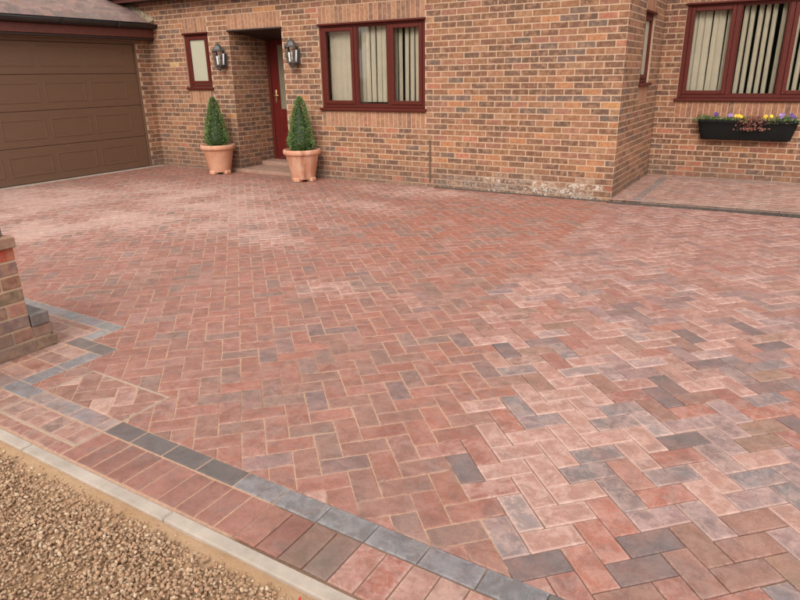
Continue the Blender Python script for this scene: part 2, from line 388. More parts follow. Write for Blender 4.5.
PAV_OV=[ (1.284,-5.095,'G'),(1.284,-5.243,'G'),(1.573,-5.252,'D'),(1.556,-5.098,'L'),(1.436,-4.895,'D'),(1.431,-5.022,'B'),(1.447,-4.768,'D'),(1.280,-5.552,'G'),(1.286,-5.680,'G'),(1.391,-5.710,'L'),(1.573,-5.545,'G'),(0.994,-5.097,'P'),(1.002,-5.244,'P'),(1.148,-5.022,'P'),(1.131,-5.192,'P'),(1.137,-5.326,'P'),(1.280,-5.391,'P'),(1.435,-5.303,'P'),(1.433,-5.473,'P'),(1.558,-5.401,'R'),(1.001,-5.373,'G'),(1.143,-5.622,'P'),(1.140,-5.764,'O'),(1.532,-4.987,'O'),(1.257,-4.949,'R'),(1.889,-4.638,'G'),(1.720,-5.168,'L'),(1.731,-5.319,'L'),(1.873,-4.938,'T'),(1.880,-5.081,'T'),(1.726,-4.887,'L'),(1.707,-5.032,'L'),(1.878,-4.779,'O'),(1.721,-4.722,'R'),(1.887,-5.230,'P'),(1.879,-5.362,'G'),(1.996,-5.151,'L'),(1.708,-5.453,'P'),(1.976,-5.267,'G'),(1.583,-4.776,'B'),(1.982,-4.687,'O'),(2.000,-4.825,'D'),(1.319,-6.237,'D'),(1.576,-5.974,'D'),(1.580,-6.126,'D'),(1.429,-5.775,'G'),(1.583,-5.832,'L'),(1.577,-5.676,'O'),(1.434,-5.918,'O'),(1.436,-6.060,'O'),(1.274,-5.991,'P'),(1.306,-6.113,'P'),(1.285,-5.830,'P'),(1.428,-6.205,'O'),(1.374,-6.306,'R'),(1.548,-6.261,'B'),(1.658,-6.159,'P'),(1.732,-5.758,'L'),(1.723,-5.619,'P'),(1.871,-5.534,'L'),(1.885,-5.669,'B'),(1.731,-5.911,'B'),(1.871,-5.842,'B'),(1.714,-6.059,'B'),(1.874,-5.985,'B'),(1.966,-5.902,'T'),(1.985,-5.731,'L'),(1.988,-5.572,'P'),(1.969,-6.015,'G'),(1.992,-5.436,'G'),(1.692,-6.149,'R'),(1.891,-6.070,'R'),(0.841,-5.313,'G'),(0.848,-5.470,'O'),(0.847,-5.620,'P'),(0.949,-5.403,'G'),(0.970,-5.549,'G'),(0.983,-5.679,'P'),(0.839,-5.761,'R'),(0.838,-5.905,'D'),(0.983,-5.822,'P'),(0.849,-5.155,'P'),(1.120,-5.743,'P'),(1.116,-5.861,'P'),(1.069,-5.621,'P'),(1.154,-5.473,'P'),(1.063,-5.487,'P'),(-0.029,-5.748,'D'),(-0.167,-5.680,'B'),(0.124,-5.851,'O'),(0.122,-5.686,'B'),(0.395,-6.127,'D'),(0.261,-6.204,'B'),(0.137,-6.250,'L'),(0.258,-5.465,'D'),(-1.996,-5.342,'P'),(-1.706,-5.339,'P'),(0.380,-2.569,'D'),(1.065,-3.604,'D'),(1.426,-4.006,'D'),(0.847,-4.518,'G'),(1.005,-1.428,'D'),(1.717,-3.773,'D'),(1.860,-3.886,'D'),(1.500,-2.845,'B'),(1.140,-4.731,'L'),(1.398,-4.706,'D'),(1.129,-2.670,'O'),(0.615,-4.006,'O'),(-1.111,-3.938,'D'),(-0.665,-5.019,'D'),(-0.479,-4.992,'D'),(-0.596,-5.453,'D'),(-0.557,-5.367,'G'),(-0.319,-4.173,'G'),(-0.174,-4.375,'G'),(-0.283,-3.203,'G'),(-1.798,-3.874,'P'),(0.169,-4.862,'P'),(0.234,-4.740,'D'),(0.559,-5.030,'D'),(0.533,-4.758,'D'),(-0.136,-5.164,'P') ]

# ================================================================== DRIVEWAY
drive = empty('driveway', kind='structure')
X0, X1, Y0, Y1 = -8.08, 5.0, -6.37, -0.012
def joints_sheet(name, x0, x1, y0, y1, step, z_of, c_of, parent):
    nx = max(1, int((x1-x0)/step)); ny = max(1, int((y1-y0)/step)); vs = []; cs = []; fs = []
    for j in range(ny+1):
        for i in range(nx+1):
            x = x0+(x1-x0)*i/nx; y = y0+(y1-y0)*j/ny; vs.append((x, y, z_of(x, y))); cs.append(c_of(x, y))
    for j in range(ny):
        for i in range(nx): a = j*(nx+1)+i; fs.append((a, a+1, a+nx+2, a+nx+1))
    b = MB(); b.v = vs; b.f = fs; b.c = cs; b.build(name, 'joint_sand', parent)
def jz(x, y): return -0.0022 if zone(x, y) == 0 else -0.0075
def jc(x, y):
    if zone(x, y) == 0:
        return (.50, .32, .225, 1) if noise.noise(Vector((x*1.4, y*1.4, 1))) > -.25 else (.36, .215, .15, 1)
    t = .5+.5*noise.noise(Vector((x*2, y*2, 4))); return (.20+.16*t, .125+.10*t, .085+.065*t, 1)
joints_sheet('jointing_sand', X0-.05, X1, -6.700, Y1, 0.06, jz, jc, drive)

PM = 0.1035; A0, B0 = -0.006, -0.022; S2 = math.sqrt(.5)
DU, DV = Vector((S2, S2, 0)), Vector((-S2, S2, 0))       # a axis, b axis
pav = Pieces('paver', 'block_paving', drive)
G = 0.0022
def rough_rect(w, h, k):
    r = random.Random(k); j = 0.0013
    return [(-w/2+r.uniform(-j, j), -h/2+r.uniform(-j, j)), (w/2+r.uniform(-j, j), -h/2+r.uniform(-j, j)), (w/2+r.uniform(-j, j), h/2+r.uniform(-j, j)), (-w/2+r.uniform(-j, j), h/2+r.uniform(-j, j))]
def thick(p):
    q = inset(p, .0125); return parea(q) > .25*parea(p)*.5 and all(parea(cliprect(q, min(a[0] for a in p), max(a[0] for a in p), min(a[1] for a in p), max(a[1] for a in p)) or [(0, 0)]*3) > .9*parea(q) for _ in (0,)) and parea(q) < parea(p) and min(math.hypot(q[i][0]-q[i-1][0], q[i][1]-q[i-1][1])*(1 if ((q[i][0]-q[i-1][0])*(p[i][0]-p[i-1][0])+(q[i][1]-q[i-1][1])*(p[i][1]-p[i-1][1])) > 0 else -1) for i in range(len(p))) > 0
def mk_full(k, w, h): return lambda mb: mb.paver(rough_rect(w, h, k), -0.03, 0.0, 0.0032)
def mk_poly(poly): return (lambda mb: mb.paver(poly, -0.03, 0.0, 0.0028)) if parea(poly) > .004 and thick(poly) else (lambda mb: mb.prism(poly, -0.03, 0.0, 0.002))
def pav_color(x, y, cls=None):
    z = zone(x, y)
    if cls:
        c = jit(PALET[cls], .06); d = {'P': .65, 'L': .5, 'G': .40, 'O': .35, 'R': .30, 'B': .22, 'T': .18, 'D': .12}[cls]
        f = .45 if (z == 0 and cls in 'GP') else .75 if z == 0 else 1.0
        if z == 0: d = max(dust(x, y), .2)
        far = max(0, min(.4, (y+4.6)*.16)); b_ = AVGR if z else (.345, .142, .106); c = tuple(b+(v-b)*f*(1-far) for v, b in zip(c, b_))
        return (*c, d)
    n1 = noise.noise(Vector((x*1.1, y*1.1, 11)))
    if z:
        # patches of blue-grey, tan and pink drift across the unsanded part
        n2 = noise.noise(Vector((x*1.3, y*1.3, 31))); tan = max(0, noise.noise(Vector((x*.7+3, y*.7, 51))))
        w = {'P': 4.5+4*n1, 'R': 5.0, 'G': max(.6, 3.0+7*n2), 'D': .6+max(0, 2*n2), 'B': 1.6+3*tan, 'O': 1.5, 'L': 2.6, 'T': .5+7*tan}
        ks = list(w); k = random.choices(ks, [max(.05, w[i]) for i in ks])[0]
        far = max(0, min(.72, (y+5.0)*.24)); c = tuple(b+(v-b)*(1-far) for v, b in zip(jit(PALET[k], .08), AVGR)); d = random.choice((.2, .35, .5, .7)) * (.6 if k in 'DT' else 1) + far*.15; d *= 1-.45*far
        return (*c, d)
    r = random.random(); base = (.335, .128, .088)
    red = max(0, 1-((x+.7)/1.9)**2-((y+2.0)/2.2)**2)
    base = (base[0]+.05*red, base[1]-.008*red, base[2]-.014*red)
    if r < .05: base = (.235, .135, .105)
    elif r < .12: base = (.26, .155, .125)
    elif r < .30: base = (.365, .132, .090)
    elif r < .48: base = (.285, .138, .102)
    elif r < .53: base = (.40, .195, .155)
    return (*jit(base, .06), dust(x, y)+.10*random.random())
def lay(parent_pieces, poly, full_wh, ang, cen, color, ztop=0.0, key_prefix='p', dz=.0012):
    tilt = Matrix.Rotation(random.uniform(-.006, .006), 4, 'X') @ Matrix.Rotation(random.uniform(-.004, .004), 4, 'Y')
    z = ztop + random.uniform(-dz, dz)
    if poly is None:
        k = random.randrange(5); w, h = full_wh
        M4 = Matrix.Translation((cen[0], cen[1], z)) @ Matrix.Rotation(ang + (PI if random.random() < .5 else 0), 4, 'Z') @ tilt
        parent_pieces.add((key_prefix, k, w, h), mk_full(k, w, h), M4, color, [(-w/2, -h/2, 0), (w/2, -h/2, 0), (w/2, h/2, 0), (-w/2, h/2, 0)])
    else:
        loc = [(p[0]-cen[0], p[1]-cen[1]) for p in poly]
        parent_pieces.add(None, mk_poly(loc), Matrix.Translation((cen[0], cen[1], z)), color, [(a, b, 0) for a, b in loc])
# which paver each noted colour belongs to
def ab(x, y): return ((x+y)*S2-A0)/PM, ((-x+y)*S2-B0)/PM
def cell_id(x, y):
    a, b = ab(x, y); c, r = math.floor(a), math.floor(b); m = (c-(r+1)) % 4
    if m == 0: return ('H', c, r)
    if m == 1: return ('H', c-1, r)
    if m == 3: return ('V', c, r)       # lower cell of an upright paver
    return ('V', c, r-1)
ovmap = {cell_id(x, y): k for x, y, k in PAV_OV}
MHX0, MHX1, MHY0, MHY1 = -1.31, -0.695, -6.615, -6.105       # recessed access cover
def herring(rects, target, color_fn, ztop=0.0):
    """region_polys: list of (x0,x1,y0,y1) rectangles to fill"""
    inr = lambda p: any(a-1e-4 <= p[0] <= b+1e-4 and c_-1e-4 <= p[1] <= d+1e-4 for a, b, c_, d in rects)
    done = set()
    for (x0, x1, y0, y1) in rects:
        cs = [ab(x, y) for x in (x0, x1) for y in (y0, y1)]
        amin, amax = int(min(c[0] for c in cs))-3, int(max(c[0] for c in cs))+3
        bmin, bmax = int(min(c[1] for c in cs))-3, int(max(c[1] for c in cs))+3
        for c in range(amin, amax):
            for r in range(bmin, bmax):
                m = (c-(r+1)) % 4
                if m == 0: ca, cb, w, h, tid = c+1, r+.5, 2, 1, ('H', c, r)
                elif m == 3: ca, cb, w, h, tid = c+.5, r+1, 1, 2, ('V', c, r)
                else: continue
                cen = DU*(ca*PM+A0) + DV*(cb*PM+B0)
                if not (x0-.13 < cen.x < x1+.13 and y0-.13 < cen.y < y1+.13): continue
                hw, hh = w*PM/2-G, h*PM/2-G
                poly = [tuple((cen + DU*sx*hw + DV*sy*hh).xy) for sx, sy in ((-1, -1), (1, -1), (1, 1), (-1, 1))]
                if tid in done: continue
                smp = [((1-u)*poly[i][0]+u*poly[(i+1) % 4][0], (1-u)*poly[i][1]+u*poly[(i+1) % 4][1]) for i in range(4) for u in (0, .25, .5, .75)]
                inside = all(inr(p) for p in smp)
                q = poly if inside else cleanpoly(cliprect(poly, x0, x1, y0, y1))
                if len(q) < 3 or parea(q) < .0004: continue
                if inside: done.add(tid)
                qc = (sum(p[0] for p in q)/len(q), sum(p[1] for p in q)/len(q))
                color = color_fn(cen.x, cen.y, ovmap.get(tid)); tg = target(cen.x, cen.y)
                if inside: lay(tg, None, (2*max(hw, hh), 2*min(hw, hh)), PI/4 if w == 2 else -PI/4, cen, color, ztop)
                else: lay(tg, q, None, 0, qc, color, ztop)
tgt = lambda x, y: pav
YB = -6.372
herring([(MHX1+.006, X1, YB, Y1-.01), (-1.445, MHX1+.006, MHY1+.006, Y1-.01), (-1.445, MHX0-.006, YB, MHY1+.003), (-1.715, -1.448, -5.845, Y1-.01),
         (X0, -1.718, -5.592, Y1-.01)], tgt, pav_color)
def rest_color(x, y, k=None):
    r = random.random(); c = (.29, .13, .09) if r < .55 else (.42, .245, .185) if r < .85 else (.36, .16, .11); return (*jit(c, .06), .25 if r < .5 else .6)
# charcoal border and soldier course; both are cut round the access cover
bord = Pieces('border_paver', 'washed_paving', drive); sold = Pieces('soldier_paver', 'block_paving', drive)
CH = (.165, .155, .155)
def brick_rect(P, x0, x1, y0, y1, color, ztop=0.0, g=.0022):
    w, h = x1-x0-2*g, y1-y0-2*g; cen = ((x0+x1)/2, (y0+y1)/2)
    if w < .008 or h < .008: return
    lay(P, None, (round(w, 4), round(h, 4)), 0, cen, color, ztop, 'b', .0008)
def charcoal(): 
    t = random.random(); return (*jit(CH if t < .7 else (.22, .205, .20) if t < .85 else (.12, .105, .10), .10), random.choice((.1, .25, .4)))
x = .323-.2085*5 + .2085*0
xs = [MHX1+.004] + [.323+.2085*k for k in range(-4, 22)]
for a, b in zip(xs, xs[1:]):
    c = charcoal()
    if a < -.05: c = (*jit((.125, .105, .100), .08), .08)              # the dry, darker run beside the cover
    elif a < 1.2: c = (*jit((.158, .155, .160), .10), .35)
    brick_rect(bord, a, b, -6.475, -6.372, c)
xs = [-1.56, MHX0-.004]
brick_rect(bord, -1.56, MHX0-.004, -6.475, -6.372, (.20, .195, .205, .35))
brick_rect(bord, -1.80, -1.56, -6.475, -6.372, (.28, .16, .125, .3))
for a, b in ((-6.372, -6.17), (-6.17, -5.955)): brick_rect(bord, -1.56, -1.448, a, b, (.22, .21, .215, .4))
for a, b, c in ((-1.825, -1.63, (.17, .135, .12, .1)), (-1.63, -1.448, (.16, .13, .115, .1))): brick_rect(bord, a, b, -5.955, -5.848, c)
for a, b in ((-5.848, -5.70),): brick_rect(bord, -1.825, -1.718, a, b, (.29, .265, .25, .45))
xa = -1.718
while xa > -4.2: brick_rect(bord, xa-.206, xa, -5.70, -5.595, (*jit((.24, .22, .215), .15), .3)); xa -= .2065
# red soldiers along the kerb
SC = [(.32, .132, .098), (.285, .118, .088), (.33, .138, .10), (.27, .110, .082)]
k = 0; xx = .3298-.1018*10
while xx < 4.4:
    a, b = xx, xx+.1018
    if a >= MHX1-.02:
        i = round((a-.3298)/.1018)
        c = {2: (.20, .125, .09), 3: (.17, .125, .10), 4: (.37, .155, .11), 5: (.33, .10, .066), 6: (.41, .215, .165), 7: (.40, .22, .17), 8: (.37, .16, .115)}.get(i)
        if c is None: c = random.choice(SC) if i < 4 else random.choice([(.36, .155, .11), (.33, .12, .08), (.38, .21, .165), (.24, .16, .125)])
        brick_rect(sold, max(a, MHX1+.004), b, -6.682, -6.479, (*jit(c, .04), .12 if i < 4 else .4))
    xx += .1018
xx = MHX0-.004
while xx > -2.6:
    brick_rect(sold, xx-.1018, xx, -6.682, -6.479, (*jit(random.choice([(.29, .15, .11), (.38, .22, .175), (.23, .135, .105), (.32, .155, .12)]), .06), .45)); xx -= .1018
xx = MHX0+.004
while xx < MHX1:
    brick_rect(sold, xx, min(xx+.1018, MHX1), -6.682, -6.619, (*jit((.34, .155, .115), .12), .3)); xx += .1018
# red infill between the stepped border and the gate pier
y = -6.372
while y > -6.4 and y < -5.6:
    c = jit(random.choice([(.31, .135, .09), (.27, .15, .115), (.41, .24, .19), (.36, .14, .085)]), .06)
    y2 = min(y+.1018, -5.704); lim = -1.563 if y2 < -5.95 else -1.828
    if y2-y > .03:
        brick_rect(sold, max(-1.78, lim-.21) if lim > -1.6 else lim-.2, lim, y, y2, (*c, .35))
        if lim < -1.6:
            for q_ in (.2, .4, .6): brick_rect(sold, lim-q_-.2, lim-q_, y, y2, (*jit((.30, .15, .11), .12), .35))
        if lim > -1.6: brick_rect(sold, -1.98, -1.784, y, y2, (*jit(c, .1), .35))
    y = y2 if y2 > y else 9
    if y >= -5.71: break
pav.finish(); bord.finish(); sold.finish()
# ---- recessed access cover: steel edge, pavers set inside
cover = MB()
for (a, b, c_, d) in ((MHX0, MHX1, MHY0, MHY0+.004), (MHX0, MHX1, MHY1-.004, MHY1), (MHX0, MHX0+.004, MHY0+.004, MHY1-.004), (MHX1-.004, MHX1, MHY0+.004, MHY1-.004)):
    cover.box(a, b, c_, d, -.04, .0015)
coverf = cover.build('access_cover', 'concrete', label='square recessed access cover filled with pale pavers beside the charcoal border', cat='access cover')
b = MB(); b.box(MHX0+.004, MHX1-.004, MHY0+.004, MHY1-.004, -.05, -.0032, (.60, .45, .33, 1)); b.build('jointing_sand', 'joint_sand', coverf)
cp = Pieces('paver', 'block_paving', coverf)
cvx0, cvx1 = MHX0+.009, MHX1-.009
herring([(cvx0, cvx1, -6.372, MHY1-.009)], lambda x, y: cp, rest_color)
xm = cvx0
for w_, c in ((.12, (.27, .25, .235, .4)), (.205, (.25, .235, .23, .35)), (.21, (.20, .205, .225, .3)), (.062, (.26, .24, .23, .4))):
    brick_rect(cp, xm, xm+w_, -6.475, -6.375, c, 0); xm += w_
xm = cvx0
while xm < cvx1-.03:
    brick_rect(cp, xm, min(xm+.1018, cvx1), MHY0+.009, -6.479, (*jit(random.choice([(.27, .165, .13), (.37, .19, .145), (.33, .17, .13), (.23, .145, .115)]), .05), .45)); xm += .1018
cp.finish()

# ================================================================== EDGING, SAND, GRAVEL
kerb = empty('edging_kerb', kind='structure')
ex = [-3.7, -2.785, -1.87, -.875, .94-.9+.0, 0.955, 1.87, 2.785, 3.7, 4.6]
ex = [-3.62, -2.70, -1.79, -.875, .04, .955, 1.87, 2.785, 3.70]
for a, b in zip(ex, ex[1:]):
    mb = MB(); mb.box(a+.003, b-.003, -6.748, -6.694, -.12, .004+random.uniform(-.002, .002), b=.006); mb.build('edging_stone', 'concrete', kerb)
# sand haunching against the kerb, gravel beyond
def strip_edge(x): return -6.757 - .018*noise.noise(Vector((x*2.1, 0, 0))) - .012*noise.noise(Vector((x*9, 1, 0))) - max(0, (-.2-x))*.045
sb = MB(); nx, ny = 260, 46; vs = []; fs = []
for j in range(ny+1):
    for i in range(nx+1):
        x = -4+8.5*i/nx; y = -6.745 - 1.6*(j/ny)**1.6
        z = -.010 - .016*min(1, (-6.745-y)/.14) + .004*noise.noise(Vector((x*14, y*14, 2))) + .005*noise.noise(Vector((x*4, y*4, 2)))
        vs.append((x, y, z))
for j in range(ny):
    for i in range(nx): a = j*(nx+1)+i; fs.append((a+nx+1, a+nx+2, a+1, a))
sb.v = vs; sb.f = fs; sb.c = [(1, 1, 1, 1)]*len(vs); sb.build('sand_bed', 'building_sand', kind='structure', smooth=True)
def ico():
    bm = bmesh.new(); bmesh.ops.create_icosphere(bm, subdivisions=1, radius=1.0)
    v = np.array([x.co[:] for x in bm.verts]); f = [tuple(q.index for q in p.verts) for p in bm.faces]; bm.free(); return v, f
def ico2():
    bm = bmesh.new(); bmesh.ops.create_icosphere(bm, subdivisions=2, radius=1.0)
    v = np.array([x.co[:] for x in bm.verts]); f = [tuple(q.index for q in p.verts) for p in bm.faces]; bm.free(); return v, f
rng = np.random.default_rng(3)
V2, F2 = ico2(); F2 = np.array(F2); V1, F1 = ico(); F1 = np.array(F1)
def stone_variants(V, n):
    out = []
    for k in range(n):
        s = V.copy()
        for q in range(11):                                   # chip flat facets off a lump
            d = rng.normal(size=3); d /= np.linalg.norm(d); h = rng.uniform(.42, .78); t = s@d; s = s - np.outer(np.maximum(t-h, 0), d)
        s *= np.array([1, rng.uniform(.68, .95), rng.uniform(.5, .8)]); out.append(s)
    return out
SV2, SV1 = stone_variants(V2, 14), stone_variants(V1, 14)
GC = 1.02*np.array([(.43, .275, .175), (.38, .245, .15), (.47, .335, .22), (.33, .205, .125), (.55, .42, .30), (.27, .165, .105), (.42, .26, .165)])
GW = np.array([.28, .2, .17, .13, .08, .08, .06])
AV, AF, AC = [], [], []; off = 0
def add_stone(x, y, z, r, near):
    global off
    S = (SV2 if near else SV1)[rng.integers(14)]; F = F2 if near else F1
    q = rng.normal(size=4); q /= np.linalg.norm(q); a, b, c, d = q
    Rm = np.array([[1-2*(c*c+d*d), 2*(b*c-a*d), 2*(b*d+a*c)], [2*(b*c+a*d), 1-2*(b*b+d*d), 2*(c*d-a*b)], [2*(b*d-a*c), 2*(c*d+a*b), 1-2*(b*b+c*c)]])
    P = (S*r)@Rm.T + np.array([x, y, z]); AV.append(P); AF.append(F+off); off += len(P)
    cc = GC[rng.choice(7, p=GW)]*rng.uniform(.85, 1.15); AC.append(np.tile(np.append(cc, 1), (len(P), 1)))
cnt = 0
for layer, (n, zz) in enumerate(((26000, -.026), (34000, -.018), (14000, -.011))):
    for i in range(n):
        x = rng.uniform(-2.6, 2.6); y = -6.79 - 1.05*rng.random()
        e = strip_edge(x)
        dd = e - y
        if dd < 0: continue
        if dd < .035 and rng.random() > (dd/.035)**1.1*.9+.08: continue
        r = rng.uniform(.0065, .0115)
        add_stone(x, y, zz + rng.uniform(-.004, .006), r, (x > -.9 and x < .9 and y > -7.05))
for i in range(260):                                           # strays on the sand
    x = rng.uniform(-2, 2); add_stone(x, -6.765-rng.random()*.05, -.012, rng.uniform(.003, .008), True)
AV = np.concatenate(AV); AF = np.concatenate(AF); AC = np.concatenate(AC).astype(np.float32)
me = bpy.data.meshes.new('gravel'); me.vertices.add(len(AV)); me.vertices.foreach_set('co', AV.astype(np.float32).ravel())
me.loops.add(AF.size); me.loops.foreach_set('vertex_index', AF.astype(np.int32).ravel())
me.polygons.add(len(AF)); me.polygons.foreach_set('loop_start', np.arange(0, AF.size, 3, dtype=np.int32)); me.polygons.foreach_set('loop_total', np.full(len(AF), 3, dtype=np.int32))
me.update(calc_edges=True); ca = me.color_attributes.new('tint', 'FLOAT_COLOR', 'POINT'); ca.data.foreach_set('color', AC.ravel()); me.materials.append(M['gravel'])
go = bpy.data.objects.new('gravel', me); col.objects.link(go); put(go, 'gravel', kind='stuff', label='beige angular gravel at the foot of the kerb', cat='gravel')
# small red leaf lying on the gravel
mb = MB(); pts = [(0, -.018), (.006, -.008), (.008, .002), (.004, .012), (0, .018), (-.005, .011), (-.008, .001), (-.005, -.009)]
vs = [(x_, y_, .003*abs(x_)/.008) for x_, y_ in pts]; vs += [(x_, y_, z_-.0008) for x_, y_, z_ in vs]; fs = [tuple(range(8)), tuple(range(15, 7, -1))] + [(i, (i+1) % 8, 8+(i+1) % 8, 8+i) for i in range(8)]
mb.add(vs, fs); o = mb.build('fallen_leaf', 'petal_red', label='tiny bright red fallen leaf on the sand by the gravel', cat='leaf', loc=(.715, -6.785, .002)); o.rotation_euler = (.3, .2, .6); o.scale = (.6, .6, .6)

# ================================================================== PATIO by the right-hand window
ZP = 0.046
patio = empty('patio', kind='structure')
def pe(x): return -0.070 + .0667*(x+.054)                      # its front edge runs a little askew
pjm = MB(); px1 = 4.6
pjm.add([(0.004, pe(0), ZP-.004), (px1, pe(px1), ZP-.004), (px1, 2.2, ZP-.004), (0.004, 2.2, ZP-.004)], [(0, 1, 2, 3)], (.42, .28, .21, 1))
pjm.build('jointing_sand', 'joint_sand', patio)
pp = Pieces('paver', 'block_paving', patio); pb = Pieces('border_paver', 'block_paving', patio)
def patio_color(x, y, k=None):
    r = random.random(); c = (.31, .145, .10) if r < .45 else (.36, .19, .145) if r < .75 else (.25, .165, .14) if r < .9 else (.33, .21, .15); return (*jit(c, .08), .35+.3*random.random())
def herring_poly(target, x0, x1, y0, y1, extra, ztop):
    save = []
    cs = [ab(x, y) for x in (x0, x1) for y in (y0, y1)]
    for c in range(int(min(k[0] for k in cs))-3, int(max(k[0] for k in cs))+3):
        for r in range(int(min(k[1] for k in cs))-3, int(max(k[1] for k in cs))+3):
            m = (c-(r+1)) % 4
            if m == 0: ca, cb, w, h = c+1, r+.5, 2, 1
            elif m == 3: ca, cb, w, h = c+.5, r+1, 1, 2
            else: continue
            cen = DU*(ca*PM+A0) + DV*(cb*PM+B0); hw, hh = w*PM/2-G, h*PM/2-G
            poly = [tuple((cen + DU*sx*hw + DV*sy*hh).xy) for sx, sy in ((-1, -1), (1, -1), (1, 1), (-1, 1))]
            q = cliprect(poly, x0, x1, y0, y1)
            if len(q) >= 3 and extra: q = clip(q, *extra)
            q = cleanpoly(q)
            if len(q) < 3 or parea(q) < .0004: continue
            qc = (sum(p[0] for p in q)/len(q), sum(p[1] for p in q)/len(q))
            if parea(q) > parea(poly)*.999: lay(target, None, (2*max(hw, hh), 2*min(hw, hh)), PI/4 if w == 2 else -PI/4, cen, patio_color(cen.x, cen.y), ztop)
            else: lay(target, q, None, 0, qc, patio_color(*qc), ztop)
# front edge keep-out: y > pe(x)+.11  ->  .0667x - y <= ...
herring_poly(pp, .345, px1, -.1, 1.99, (.0667, -1, -(-.070+.0667*.054+.125)), ZP)
herring_poly(pp, .006, .235, -.1, 2.19, (.0667, -1, -(-.070+.0667*.054+.02)), ZP)
ya = -.02
while ya < 1.98: brick_rect(pb, .238, .342, ya, min(ya+.2065, 2.09), (*jit((.21, .195, .19), .15), .3), ZP); ya += .2065
xa = .345
while xa < px1: brick_rect(pb, xa, xa+.2065, 1.993, 2.095, (*jit((.24, .21, .20), .12), .3), ZP); xa += .2065
xa = .345
while xa < px1: brick_rect(pp, xa, xa+.2065, 2.098, 2.192, patio_color(0, 0), ZP); xa += .2065
xa = .345
ang = math.atan(.0667)
while xa < px1-.2:
    w_, h_ = .2021, .10; c_ = (xa+.103, pe(xa+.103)+.068)
    lay(pb, None, (w_, h_), ang, c_, (*jit((.30, .20, .155), .12), .4), ZP, 'b'); xa += .2065
pp.finish(); pb.finish()
# dark drainage channel along the foot of the wall and the patio edge
dr = empty('drain_channel', label='narrow dark drainage channel along the wall foot and patio edge', cat='drain')
mb = MB()
for a, b_ in ((-2.45, -1.5), (-1.5, -.75), (-.75, .004)):
    mb.box(a, b_, -.034, -.009, -.03, .012, b=.003)
mb.build('channel_body', 'drain_dark', dr)
xa = -.02
for k in range(5):
    L_ = .92; mb = MB(); y0_ = pe(xa)-.016
    R_ = Matrix.Translation((xa, y0_, 0)) @ Matrix.Rotation(ang, 4, 'Z')
    mb.box(0, L_-.003, -.014, .012, -.04, .026, b=.004, M4=R_); mb.build('channel_length', 'drain_dark', dr); xa += L_*math.cos(ang)

# ================================================================== BRICKWORK
Z0 = 0.046
def course_z(n): return Z0 + .075*n
BP = [((.245, .128, .080), 36), ((.36, .175, .095), 24), ((.20, .115, .080), 16), ((.41, .205, .118), 13), ((.38, .175, .118), 12), ((.45, .25, .145), 4), ((.20, .14, .112), 5)]
BO = {'o': (.47, .215, .105), 'O': (.54, .26, .11), 'y': (.66, .44, .20), 'r': (.47, .185, .115), 'R': (.40, .11, .065), 'd': (.19, .132, .108)}
BR_OV=[ (-0.71,1.36,'o'),(-0.32,1.28,'o'),(-0.58,1.13,'o'),(-0.13,1.13,'O'),(-0.07,0.91,'o'),(-0.93,2.11,'o'),(-0.44,1.89,'o'),(-1.81,1.19,'o'),(-2.15,1.11,'o'),(-0.87,0.73,'o'),(-0.43,0.38,'o'),(-0.12,0.48,'o'),(-0.12,0.69,'o'),(-0.13,0.76,'o'),(-0.16,0.32,'o'),(-2.18,1.25,'o'),(-0.88,1.20,'d'),(-0.68,1.21,'d'),(-0.45,1.21,'d'),(-0.31,1.21,'d'),(-1.44,1.19,'d'),(-1.34,1.19,'d'),(-2.52,1.18,'d'),(-2.29,1.18,'d'),(-2.07,1.18,'d'),(-0.83,1.05,'d'),(-0.95,1.84,'d'),(-0.61,2.19,'d'),(-0.76,2.11,'d'),(-0.41,1.81,'d'),(-0.69,1.68,'d'),(-0.52,1.73,'d'),(-2.29,0.40,'o'),(-2.01,0.27,'o'),(-2.18,0.64,'o'),(-1.87,0.65,'r'),(-1.30,0.30,'r'),(-2.13,0.49,'r'),(-1.48,0.49,'o'),(-1.27,0.67,'o'),(-2.60,0.10,'r'),(-0.07,0.17,'R'),(-0.12,2.09,'r'),(-0.09,1.81,'r'),(-5.59,0.93,'O'),(-5.86,0.20,'o'),(-6.29,0.92,'O'),(-7.00,1.24,'o'),(-6.71,1.08,'o'),(-7.33,2.34,'o'),(-7.75,1.88,'o'),(-7.55,1.71,'y'),(-7.39,0.71,'O'),(-7.65,0.73,'o'),(-7.47,0.40,'r'),(-6.17,0.47,'o'),(-5.37,2.47,'O'),(-5.43,2.50,'O'),(-6.04,0.69,'O'),(-4.51,2.42,'r'),(-4.48,2.31,'r'),(-4.70,1.21,'o'),(-4.25,0.74,'o'),(-3.99,0.49,'r'),(-3.54,0.32,'o'),(-3.27,0.37,'o'),(-2.94,0.10,'r'),(-3.23,0.77,'r'),(-3.18,0.60,'o'),(-3.98,0.35,'r'),(-2.75,0.56,'d'),(-2.37,1.37,'r') ]
WB_OV=[ (0.18,0.65,'r'),(0.27,0.72,'r'),(0.59,0.43,'r'),(0.71,0.20,'r'),(1.25,0.46,'o'),(1.52,0.53,'r'),(1.11,0.14,'r'),(0.32,0.10,'r'),(0.59,0.14,'r'),(0.66,0.12,'d'),(1.09,0.72,'r'),(0.95,0.33,'d'),(1.41,0.40,'d'),(1.81,0.35,'o') ]
def brick_color(dark=1.0):
    c = random.choices([b[0] for b in BP], [b[1] for b in BP])[0]; c = jit(c, .09); return tuple(v*dark for v in c)

